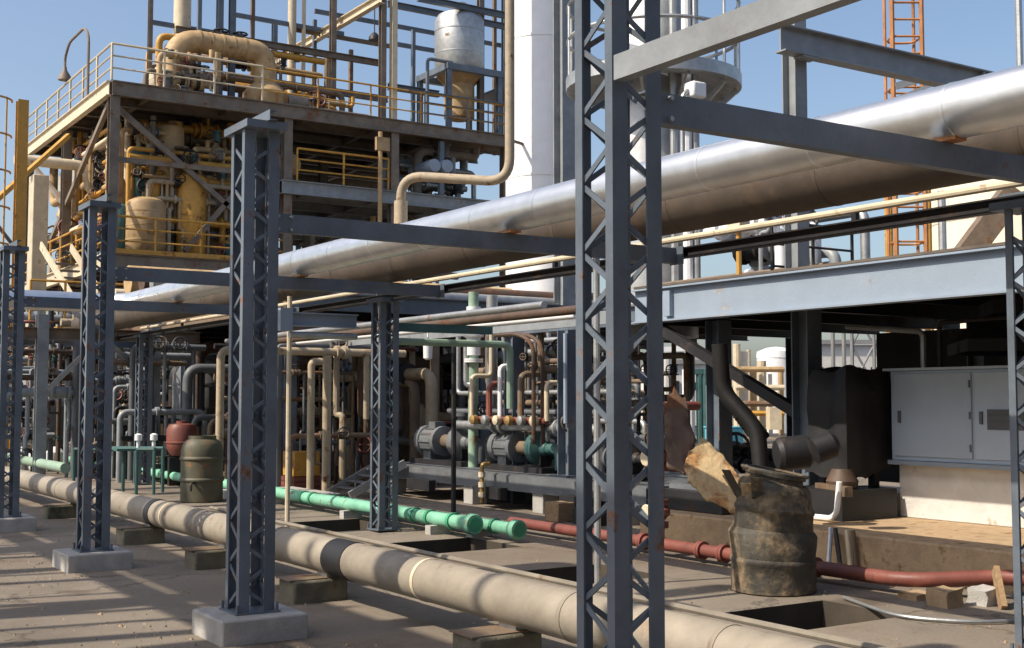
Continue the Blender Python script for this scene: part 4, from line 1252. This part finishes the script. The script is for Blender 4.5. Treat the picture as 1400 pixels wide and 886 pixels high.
for q in (pB + Vector((-0.2, 0.2, 0)), pB + Vector((0.05, 0.2, 0))):
    mk('gauge', lathe((q.x, q.y, za + 0.015), [(0.03, 0), (0.03, 0.12), (0.06, 0.13), (0.06, 0.22), (0.02, 0.24)], n=12), whitep, tb_)
S('green_pipe_far', 'pale green pipe on the ground at the far left behind the beige pipe', 'pipe', tube([(5.2, 22, 0.35), (5.2, 40, 0.35)], 0.09, n=12), palegreen)
for i in range(3):
    c = at((28, 52, 75)[i], 636, D=27)
    S('tank_drum', ['leftmost', 'middle', 'rightmost'][i] + ' of three small white containers by the left edge columns', 'container',
      lathe((c.x, c.y, 0), [(0.18, 0), (0.2, 0.03), (0.2, 0.38), (0.12, 0.46), (0.06, 0.5)], n=16), whitep)

# ================================================================== crushed drum and debris at right
t = T('crushed_drum', 'crushed rusty open drum in front of the concrete base', 'drum', (7.14, 7.18, 0))
cx, cy, r0, h0 = 7.13, 7.16, 0.335, 0.93
b = NB()
rows = [(0.0, 0.94), (0.012, 0.99), (0.03, 0.985), (0.12, 1.0), (0.22, 1.0), (0.235, 1.03), (0.255, 1.03), (0.27, 1.0), (0.36, 1.03), (0.45, 1.06), (0.475, 1.02), (0.49, 0.97), (0.56, 0.95), (0.62, 0.95), (0.635, 0.98), (0.655, 0.98), (0.67, 0.94), (0.76, 0.90), (0.82, 0.87), (0.855, 0.80), (0.865, 0.70), (0.90, 0.69), (0.905, 0.76), (0.935, 0.77), (0.945, 0.72), (0.90, 0.66), (0.6, 0.80), (0.3, 0.85)]
n = 48
rings = []
for j, (z, f) in enumerate(rows):
    ring = []
    for k in range(n):
        a = 2 * math.pi * k / n
        q = Vector((math.cos(a) * 1.3, math.sin(a) * 1.3, z * 2.2 + 5))
        ridge = 0.5 - abs(noise.noise(q))
        ridge2 = 0.5 - abs(noise.noise(q * 2.3 + Vector((3, 1, 7))))
        amp = min(1, max(0, z - 0.05) * 3)
        fold = -0.13 * max(0, 1 - abs(z - 0.53 - 0.09 * math.sin(a + 0.6)) / 0.075) * max(0, math.cos(a - 4.0))
        rr = r0 * (f + ((ridge - 0.35) * 0.10 + (ridge2 - 0.35) * 0.035) * amp + fold)
        oval = 1 + 0.06 * math.cos(2 * (a - 0.6)) * z
        ring.append(b.verts.new((cx + rr * oval * math.cos(a) + 0.05 * max(0, z - 0.45), cy + rr * oval * math.sin(a), z + 0.05 * z * math.cos(a - 2.4))))
    rings.append(ring)
for a_, b_ in zip(rings, rings[1:]):
    for k in range(n):
        b.faces.new((a_[k], a_[(k + 1) % n], b_[(k + 1) % n], b_[k]))
b.faces.new(rings[0][::-1])
b.faces.new(rings[-1])
mk('shell', b, drumm, t)
b = tube([(cx + 0.03 + r0 * 0.76 * math.cos(2 * math.pi * k / 24), cy + r0 * 0.76 * math.sin(2 * math.pi * k / 24), 0.938 + 0.046 * math.cos(2 * math.pi * k / 24 - 2.4)) for k in range(25)], 0.014, 0.01, n=6, seg=1)
mk('rim', b, drumm, t)
for k in range(5):
    a = 2.2 + k * 0.33
    p0 = Vector((cx + 0.28 * math.cos(a), cy + 0.28 * math.sin(a), 0.74 + 0.02 * (k % 2)))
    p1 = Vector((cx + (0.33 + 0.05 * (k % 3)) * math.cos(a + 0.1), cy + (0.33 + 0.05 * (k % 3)) * math.sin(a + 0.1), 0.86 + 0.05 * ((k * 7) % 3)))
    mk('torn_flap', rect(p0, p1, 0.09, 0.008), torn if k % 2 else drumm, t)

# torn lagging sheet leaning behind the drum
def ragged_sheet(pts_px, D0, D1_, th, seed, name, label, m):
    """sheet with a ragged outline, standing tilted between depths D0 (bottom) and D1_ (top)"""
    rnd = random.Random(seed)
    ys_ = [p[1] for p in pts_px]
    y_lo, y_hi = max(ys_), min(ys_)
    out = []
    for i, (x, y) in enumerate(pts_px):
        x2, y2 = pts_px[(i + 1) % len(pts_px)]
        for k in range(5):
            f = k / 5
            xx, yy = x + (x2 - x) * f + rnd.uniform(-2.2, 2.2), y + (y2 - y) * f + rnd.uniform(-2.2, 2.2)
            g = (y_lo - yy) / (y_lo - y_hi)
            out.append(at(xx, yy, D=D0 + (D1_ - D0) * g))
    b = NB()
    vs = [b.verts.new(p) for p in out]
    f = b.faces.new(vs)
    bmesh.ops.triangulate(b, faces=[f])
    bmesh.ops.subdivide_edges(b, edges=b.edges, cuts=2, use_grid_fill=True)
    for v in b.verts:
        v.co += Vector((0.5, 0.6, 0.3)) * (noise.noise(v.co * 4.0) * 0.08 + noise.noise(v.co * 14.0) * 0.02)
    o = S(name, label, 'sheet', b, m)
    md = o.modifiers.new('thickness', 'SOLIDIFY')
    md.thickness = th
    md.offset = 0
    return o


ragged_sheet([(936, 640), (946, 612), (958, 600), (968, 604), (1000, 640), (1034, 684), (1032, 704), (1012, 706), (965, 682), (944, 660)], 9.9, 10.5, 0.03, 3, 'torn_sheet', 'torn tan lagging sheet leaning against the crushed drum', torn)
ragged_sheet([(905, 560), (920, 530), (936, 545), (950, 600), (935, 650), (912, 640)], 11.6, 12.0, 0.03, 5, 'rusty_sheet', 'dark rusty sheet standing upright right of the nearest column', dark_brown)
# black machine, hose, motor
hose = T('bent_hose', 'thick black corrugated hose bending down behind the crushed drum', 'hose', at(1042, 640, D=12.5))
pp = [at(984, 470, D=12.8), at(988, 535, D=12.8), at(1012, 562, D=12.7), at(1036, 590, D=12.6), at(1041, 650, D=12.5)]
mk('hose', tube(pp, 0.085, 0.3, n=16, seg=8), rubber, hose)
for k in range(9):
    q = at(1013 + k * 3.2, 563 + k * 4.2, D=12.7)
    mk('corrugation', cyl(q, q + Vector((0.012, 0, -0.02)), 0.098, n=16), rubber, hose)
mt = T('black_motor', 'black motor lying behind the crushed drum', 'motor', at(1085, 640, D=11.5))
q = at(1060, 622, D=11.6)
mk('casing', lathe(q, [(0.02, 0), (0.13, 0.01), (0.16, 0.05), (0.16, 0.3), (0.1, 0.36), (0.02, 0.38)], n=24, d=(0.85, -0.45, 0.1)), dark, mt)
q = at(1110, 618, D=11.2)
mk('fan_cover', lathe(q, [(0.02, 0), (0.12, 0.02), (0.12, 0.2), (0.07, 0.25)], n=20, d=(0.85, -0.45, 0.35)), dark, mt)
mk('stand', box(9.3, 10.1, 8.4, 9.2, 0.3255, 0.62), dark, mt)
# tarpaulin covered machine
b = box(9.55, 10.2, 8.55, 9.05, 0.75, 1.82)
bmesh.ops.subdivide_edges(b, edges=b.edges, cuts=9, use_grid_fill=True)
for v in b.verts:
    k = noise.noise(Vector((v.co.x * 2.5, v.co.y * 2.5, v.co.z * 0.8)))
    k2 = noise.noise(v.co * 6)
    cdir = Vector((v.co.x - 9.87, v.co.y - 8.8, 0)).normalized()
    v.co += cdir * (k * 0.10 + k2 * 0.04 - max(0, v.co.z - 1.6) * 0.3) + Vector((0, 0, k * 0.08 - (0.1 if v.co.z < 0.8 else 0) * k2))
tm = T('covered_machine', 'black tarpaulin covered machine left of the grey cabinet', 'machine', (9.7, 9.0, 0.33))
mk('tarpaulin', b, tarp, tm)
for x, y in ((9.65, 8.65), (10.05, 8.65), (9.65, 8.95), (10.05, 8.95)):
    mk('leg', box(x - 0.04, x + 0.04, y - 0.04, y + 0.04, 0.3255, 0.85), dark, tm)
mk('gearbox', lathe((9.55, 8.62, 0.5), [(0.04, 0), (0.13, 0.05), (0.16, 0.2), (0.1, 0.32)], n=14), dark_brown, tm)
mk('bracket', rect((9.5, 8.9, 0.62), (9.3, 8.3, 0.62), 0.06, 0.1), steel_w, tm)
S('bent_tube', 'white bent tube frame at the foot of the covered machine', 'frame', tube([(9.2, 9.2, 0.36), (9.2, 8.45, 0.36), (9.2, 8.38, 0.42), (9.2, 8.34, 0.72)], 0.028, 0.1, n=10), whitep)
sm = T('shaded_machine', 'dark machine bed on the concrete base behind the torn sheet', 'machine', (9.4, 10.1, 0.33))
mk('bed', box(8.8, 10.0, 9.55, 10.5, 0.3255, 0.55), dark, sm, bevel=0.01)
mk('drum_part', lathe((9.0, 9.7, 0.72), [(0.02, 0), (0.1, 0.02), (0.115, 0.1), (0.115, 0.6), (0.02, 0.64)], n=20, d=(0.3, 0.95, 0)), dark, sm)
mk('top_plate', box(8.85, 9.9, 9.6, 10.45, 0.551, 0.6), motor_g, sm)
# blue crate far behind
c = at(990, 615, Z=0)
bc = T('blue_crate', 'light blue crate on the ground seen below the deck', 'crate', c)
wv, fv = Vector((_rt.x, _rt.y, 0)), Vector((_fw0.x, _fw0.y, 0))
mk('bin', box(c.x - 0.42, c.x + 0.42, c.y - 0.42, c.y + 0.42, 0.06, 0.66), bluebox, bc, bevel=0.03)
mk('lid', box(c.x - 0.45, c.x + 0.45, c.y - 0.45, c.y + 0.45, 0.661, 0.72), bluebox, bc, bevel=0.02)
for dx in (-0.3, 0.3):
    mk('runner', box(c.x + dx - 0.08, c.x + dx + 0.08, c.y - 0.42, c.y + 0.42, 0, 0.059), wood, bc)
# sticks, props, hose on the ground
stick = [(1132, 1136, 'grey stick leaning on the concrete base just right of the crushed drum', galv), (1150, 1142, 'dark stick leaning on the concrete base', dark), (1163, 1158, 'pale stick leaning on the concrete base', cream), (1172, 1166, 'brown stick leaning rightmost on the concrete base', steel_w)]
for xa_, xb_, lab, m_ in stick:
    p0 = at(xa_, 782, Z=0)
    p1 = Vector((8.5, at(xb_, 730, X=8.5).y, 0.36))
    S('stick', lab, 'stick', tube([p0, p1], 0.022, n=8), m_, 'sticks leaning on the concrete base')
S('ground_hose', 'thin grey hose curving over the yard beside the pit at lower right', 'hose', tube([(7.25, 6.55, 0.02), (6.9, 5.75, 0.02), (7.2, 5.3, 0.02), (7.6, 5.2, 0.02), (8.1, 5.35, 0.02)], 0.013, 0.3, n=8), galv)
for i, (x, y, z, a_, lab) in enumerate(((7.75, 6.3, 0.0, 0.3, 'rubble lump under the bend of the red pipe'), (7.95, 5.85, 0.0, 1.0, 'pale broken concrete lump right of the red pipe bend'), (8.2, 5.62, 0, 0.2, 'concrete lump close to the right edge column'), (7.65, 5.95, 0, 0.8, 'small brown lump in front of the red pipe bend'))):
    b = box(x - 0.09, x + 0.1, y - 0.1, y + 0.08, z, z + 0.1 + 0.03 * (i % 2) if i != 0 else 0.045)
    bmesh.ops.subdivide_edges(b, edges=b.edges, cuts=2, use_grid_fill=True)
    for v in b.verts:
        if v.co.z > 0.01:
            v.co += noise.noise_vector(v.co * 9 + Vector((i, 0, 0))) * 0.03
    S('rubble', lab, 'rubble', b, conc if i in (1, 2) else conc_tan)
S('prop_board', 'short dark board propping the red pipe near the right edge', 'board', rect((7.88, 5.62, 0), (8.02, 5.78, 0.26), 0.04, 0.1), wood)
c = at(1380, 790, Z=0.15)

# ================================================================== far background
sh = T('backdrop_shed', 'long dark shed added as a backdrop behind the process structure', 'building', (26, 50, 0))  # added as a dark backdrop to block the bright horizon
mk('wall', box(13.5, 36, 48, 58, 0, 6.2), shedm, sh)
mk('roof', box(13.2, 36.3, 47.7, 58.3, 6.201, 6.4), farg, sh)
for k in range(30):
    x = 13.8 + k * 0.74
    mk('cladding_rib', box(x, x + 0.08, 47.95, 47.999, 0.05, 6.15), shedm, sh)
for k in range(5):
    x = 15 + k * 4.3
    w_ = mk('door', box(x, x + 2.6, 47.9, 47.949, 0, 3.2), farg, sh)
def farbox(label, pxa, pxb, pyt, D, m, depth=8, cat='building', name='far_building', wins=0):
    a, b_ = at(pxa, 548, D=D), at(pxb, 548, D=D)
    top = at((pxa + pxb) / 2, pyt, D=D).z
    t = T(name, label, cat, (a.x, a.y, 0))
    fvv = fv * depth
    bmx = NB()
    base = [Vector((a.x, a.y, 0)), Vector((b_.x, b_.y, 0)), Vector((b_.x, b_.y, 0)) + fvv, Vector((a.x, a.y, 0)) + fvv]
    lo = [bmx.verts.new(p) for p in base]
    hi = [bmx.verts.new(p + Vector((0, 0, top))) for p in base]
    for i in range(4):
        bmx.faces.new((lo[i], lo[(i + 1) % 4], hi[(i + 1) % 4], hi[i]))
    bmx.faces.new(hi)
    mk('wall', bmx, m, t)
    mk('parapet', rect(Vector((a.x, a.y, top + 0.1)) - fv * 0.1, Vector((b_.x, b_.y, top + 0.1)) - fv * 0.1, 0.3, 0.25), farg, t)
    for i in range(wins):
        f0, f1 = (i + 0.25) / wins, (i + 0.75) / wins
        p0, p1 = Vector((a.x, a.y, top * 0.62)).lerp(Vector((b_.x, b_.y, top * 0.62)), f0) - fv * 0.06, Vector((a.x, a.y, top * 0.62)).lerp(Vector((b_.x, b_.y, top * 0.62)), f1) - fv * 0.06
        mk('window', rect(p0, p1, 0.1, top * 0.2), dark, t)
    return t


farbox('far grey shed beyond the road below the deck', 1050, 1100, 524, 62, farg, 10, wins=3)
farbox('far white building beyond the covered machine', 1112, 1205, 470, 70, farw, 12, wins=5)
farbox('far cream building between the deck columns', 1000, 1052, 508, 80, tankw, 10, wins=3)
farbox('far white building seen right of the nearest column', 900, 965, 497, 75, farw, 10, wins=4)
farbox('far pale building at the right edge below the deck', 1225, 1420, 500, 90, farw, 10, wins=5)
farbox('far brown building behind the left rack columns', -40, 160, 520, 85, steel_w, 10, wins=6)
def fartank(label, px_, D, r, h, m):
    c = at(px_, 548, D=D)
    t = T('far_tank', label, 'tank', (c.x, c.y, 0))
    mk('shell', lathe((c.x, c.y, 0), [(r, 0), (r, h), (r * 0.5, h + r * 0.2), (0.05, h + r * 0.26)], n=28), m, t)
    mk('rim', cyl((c.x, c.y, h - 0.3), (c.x, c.y, h - 0.1), r * 1.02, n=28), m, t)
    return t


fartank('small far white tank below the deck left of the dark brace', 1062, 58, 0.9, 3.8, whitep)
fartank('far silver tank beyond the pump skid', 800, 70, 3, 6, galv)
fr_ = T('far_rack', 'distant cream pipe stands and frames beyond the road', 'structure', at(1030, 575, D=52))
for k, (px_, top_, r_) in enumerate(((1008, 470, 0.16), (1016, 480, 0.22), (1030, 500, 0.14), (1042, 492, 0.2), (1053, 510, 0.1), (1068, 500, 0.12), (1024, 475, 0.1))):
    c = at(px_, 548, D=52 + k * 0.4)
    mk('stand_pipe', cyl((c.x, c.y, 0), (c.x, c.y, at(px_, top_, D=52).z), r_, n=10), [cream, farw, tan][k % 3], fr_)
for k, (py_, m_) in enumerate(((505, tan), (530, cream), (552, steel_w), (565, ochre))):
    mk('cross_pipe', tube([at(1006, py_, D=51.5), at(1072, py_, D=51.5)], 0.12, n=8), m_, fr_)
mk('yellow_cabinet', rect(at(1050, 572, D=50), at(1066, 572, D=50), 0.8, 0.9), cream, fr_)
fr2 = T('far_rack', 'distant teal frame with white pipes right of the nearest column', 'structure', at(945, 590, D=40))
for k, px_ in enumerate((912, 938, 943, 957, 966)):
    c = at(px_, 548, D=40)
    mk('stand_pipe', cyl((c.x, c.y, 0), (c.x, c.y, at(px_, 505 if k else 490, D=40).z), 0.12 if k % 2 else 0.16, n=10), [farw, whitep, whitep, teal, teal][k], fr2)
for a_, b_ in (((938, 508), (968, 508)), ((938, 540), (968, 515)), ((938, 515), (968, 545)), ((905, 478), (940, 476))):
    mk('frame_bar', rect(at(*a_, D=40), at(*b_, D=40), 0.12, 0.16), teal if a_[0] > 920 else whitep, fr2)
lt2 = T('far_tower', 'distant small lattice tower above the covered machine', 'tower', at(1180, 548, D=60))
for px_ in (1166, 1196):
    c = at(px_, 548, D=60)
    mk('leg', cyl((c.x, c.y, 0), (c.x, c.y, 6.2), 0.09, n=6), farg, lt2)
for k in range(3):
    z0_, z1_ = 0.2 + k * 2, 2.2 + k * 2
    c, d = at(1166, 548, D=60), at(1196, 548, D=60)
    mk('brace', cyl((c.x, c.y, z0_), (d.x, d.y, z1_), 0.06, n=6), farg, lt2)
    mk('brace', cyl((d.x, d.y, z0_), (c.x, c.y, z1_), 0.06, n=6), farg, lt2)
    mk('girt', cyl((d.x, d.y, z1_), (c.x, c.y, z1_), 0.06, n=6), farg, lt2)
for k, px_ in enumerate((1116, 1140, 1155)):
    c = at(px_, 548, D=55)
    S('far_pole', ['left', 'middle', 'right'][k] + ' of three thin poles before the far white building', 'pole', cyl((c.x, c.y, 0), (c.x, c.y, 5.5), 0.09, n=8), [farw, farg, farg][k])

# items above the white girder
c = at(1112, 330, D=14)
rl = T('deck_railing', 'short dark railing on the deck beside the tall post', 'railing', (11, 10, 2.75))
railing(rl, [(9.9, 9.9, 2.75), (11.2, 9.9, 2.75)], 0.75, 0.6, 0.02, dark)
S('deck_duct', 'grey rounded duct lying on the deck above the white girder', 'duct', tube([(10.6, 9.75, 2.95), (10.6, 12.8, 2.95), (12.5, 12.8, 2.95)], 0.12, 0.4, n=16), steel_w)
for i, y in enumerate((10.6, 11.8)):
    S('deck_support', ['near', 'far'][i] + ' saddle carrying the grey duct on the deck', 'support', box(10.5, 10.7, y, y + 0.12, 2.7505, 2.84), dark)
lm = T('lamp_post', 'small lamp standing on the deck left of the tall post', 'lamp', (9.2, 9.9, 2.75))
mk('pole', cyl((9.4, 9.9, 2.7505), (9.4, 9.9, 3.35), 0.03, n=8), ochre, lm)
mk('head', box(9.32, 9.48, 9.8, 10.0, 3.35, 3.5), cream, lm, bevel=0.01)

# rack of posts outside the picture on the left; its shadows streak the yard
lr = T('left_rack', 'steel post rack outside the picture whose shadows streak the yard', 'structure', (-4, 7, 0))
rnd = random.Random(4)
yv = -2.0
while yv < 16:
    wv_ = rnd.uniform(0.05, 0.16)
    hh = rnd.uniform(7.2, 10.0)
    mk('post', box(-4.2 - wv_, -4.2, yv, yv + wv_, 0, hh), navy, lr)
    yv += rnd.uniform(0.3, 1.0)
for z, r_ in ((2.4, 0.09), (3.2, 0.16)):
    mk('pipe', tube([(-4.0, -3, z), (-4.0, 17, z)], r_, n=12), galv, lr)

for y, z, r_ in ((6.2, 7.4, 0.10), (8.8, 8.0, 0.16), (10.6, 7.6, 0.22), (12.9, 8.2, 0.12), (14.6, 8.0, 0.30), (17.5, 8.4, 0.2), (19.5, 8.0, 0.3), (22.6, 8.3, 0.24)):
    mk('cross_pipe', tube([(-7, y, z), (-0.4, y, z)], r_, n=12), galv, lr)
for x, z, r_ in ((-2.9, 7.0, 0.30), (-3.0, 6.45, 0.12)):
    mk('long_pipe', tube([(x, -4, z), (x, 30, z)], r_, n=14), galv, lr)
# unseen building added behind the camera to cut sky fill
pbld = T('unseen_building', 'unseen grey building added behind the camera to cut sky fill', 'building', (12, -14, 0))
mk('wall', box(-12, 40, -24, -12, 0, 11), farg, pbld)
mk('roof', box(-12.4, 40.4, -24.4, -11.6, 11.001, 11.3), dark, pbld)
for k in range(12):
    w_ = mk('window', box(-10 + k * 4, -8 + k * 4, -11.98, -11.9, 5, 6.6), dark, pbld)
# loose grit around the plinths
rnd = random.Random(9)
b = NB()
for k in range(900):
    if k % 2:
        x, y = rnd.gauss(2.6, 0.5), rnd.gauss(rnd.choice(RY[1:3]), 0.7)
    else:
        x, y = rnd.uniform(1.5, 9), rnd.uniform(4, 16)
    if any(p[0] - 0.05 < x < p[1] + 0.05 and p[2] - 0.05 < y < p[3] + 0.05 for p in PITS):
        continue
    s_ = rnd.uniform(0.004, 0.014)
    vs = [b.verts.new((x + rnd.uniform(-1, 1) * s_, y + rnd.uniform(-1, 1) * s_, z_)) for z_ in (0.0, 0.0, 0.0)]
    tpv = b.verts.new((x, y, s_ * 1.2))
    for i in range(3):
        b.faces.new((vs[i], vs[(i + 1) % 3], tpv))
mk('grit', b, conc_tan, kind='stuff', smooth=False)

# extra clutter that thickens the shaded middle ground and the upper bays
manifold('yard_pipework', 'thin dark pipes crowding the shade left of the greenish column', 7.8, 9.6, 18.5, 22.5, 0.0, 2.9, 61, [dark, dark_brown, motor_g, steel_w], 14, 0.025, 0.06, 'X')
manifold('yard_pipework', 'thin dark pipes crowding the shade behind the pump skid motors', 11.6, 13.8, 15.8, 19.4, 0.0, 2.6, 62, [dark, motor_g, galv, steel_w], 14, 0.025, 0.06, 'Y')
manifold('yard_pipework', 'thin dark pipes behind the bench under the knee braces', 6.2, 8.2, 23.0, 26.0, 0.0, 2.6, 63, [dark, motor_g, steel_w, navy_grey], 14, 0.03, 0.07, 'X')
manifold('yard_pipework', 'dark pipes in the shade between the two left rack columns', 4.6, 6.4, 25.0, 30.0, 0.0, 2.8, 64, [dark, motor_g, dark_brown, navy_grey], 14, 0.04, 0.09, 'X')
manifold('deck_pipework', 'crowded ochre pipes behind the lower yellow railing', 9.4, 13.6, 34.1, 35.4, D1, D1 + 3.2, 65, [ochre, tan, cream_dim, tan], 15, 0.05, 0.13, 'X')
manifold('deck_pipework', 'ochre risers and headers high under the top deck', 9.6, 13.6, 35.5, 38.5, D1 + 1.5, D2 - 0.5, 66, [tan, steel_w, ochre, cream], 14, 0.06, 0.15, 'X')
manifold('deck_pipework', 'tan pipe runs behind the blower on the top deck', 10.5, 17.5, 36.0, 38.5, D2, D2 + 2.4, 67, [tan, steel_w, ochre], 10, 0.05, 0.12, 'X')
manifold('deck_pipework', 'cream and tan pipes beside the left deck edge below the top deck', 9.1, 9.9, 34.4, 40, D1 + 0.5, D2 - 0.6, 68, [cream, tan, ochre], 10, 0.05, 0.12, 'Y')
for i, (px_, y, z1) in enumerate(((272, 36, 16), (345, 38, 16), (430, 38.5, 14.5), (480, 37, 13.2), (565, 36.8, 14.2), (676, 36.6, 16))):
    x = at(px_, 60, Y=y).x
    mk('upper_post', rect((x, y, D2), (x, y, z1), 0.12, 0.12, up=Vector((0, 1, 0))), steel_w if i % 2 else navy, pu)
for (xa_, ya_, xb_, Y) in ((205, 30, 330, 38), (400, 40, 540, 38.2), (430, 15, 700, 37.2), (540, 60, 600, 36.9), (320, 20, 470, 38)):
    p = at(xa_, ya_, Y=Y)
    q = at(xb_, ya_, Y=Y)
    q.z = p.z
    mk('upper_beam', rect(p, q, 0.1, 0.14), navy if Y < 38.1 else steel_w, pu)
# loose stones and scraps on the yard
rnd = random.Random(12)
b = NB()
for k in range(260):
    x, y = rnd.uniform(1.6, 8.4), rnd.uniform(4.5, 20)
    if abs(x - BX) < 0.2 and rnd.random() < 0.5:
        continue
    if any(p[0] - 0.1 < x < p[1] + 0.1 and p[2] - 0.1 < y < p[3] + 0.1 for p in PITS):
        continue
    s_ = rnd.uniform(0.005, 0.018)
    q = [b.verts.new((x + s_ * rnd.uniform(0.6, 1.2) * math.cos(a_), y + s_ * rnd.uniform(0.6, 1.2) * math.sin(a_), 0)) for a_ in (0, 1.3, 2.5, 3.8, 5.1)]
    tp_ = [b.verts.new((v.co.x * 0.5 + x * 0.5, v.co.y * 0.5 + y * 0.5, s_ * rnd.uniform(0.5, 0.9))) for v in q]
    for i in range(5):
        b.faces.new((q[i], q[(i + 1) % 5], tp_[(i + 1) % 5], tp_[i]))
    b.faces.new(tp_)
mk('loose_stones', b, conc_tan, kind='stuff', smooth=False)

vessel('process_vessel', 'large ochre upright vessel just behind the lower yellow railing', (at(200, 310, Y=34.2).x, 34.25), 0.55, D1, D1 + 1.7, tan, bands=3)
vessel('process_vessel', 'tall ochre vessel behind the lower railing close to the second column', (at(262, 310, Y=34.3).x, 34.35), 0.42, D1, D1 + 2.5, ochre, bands=3)
vessel('process_vessel', 'tall tan vessel reaching up under the top deck near its left corner', (at(232, 250, Y=34.9).x, 34.95), 0.4, D1 + 0.3, D2 - 0.7, tan, bands=4)
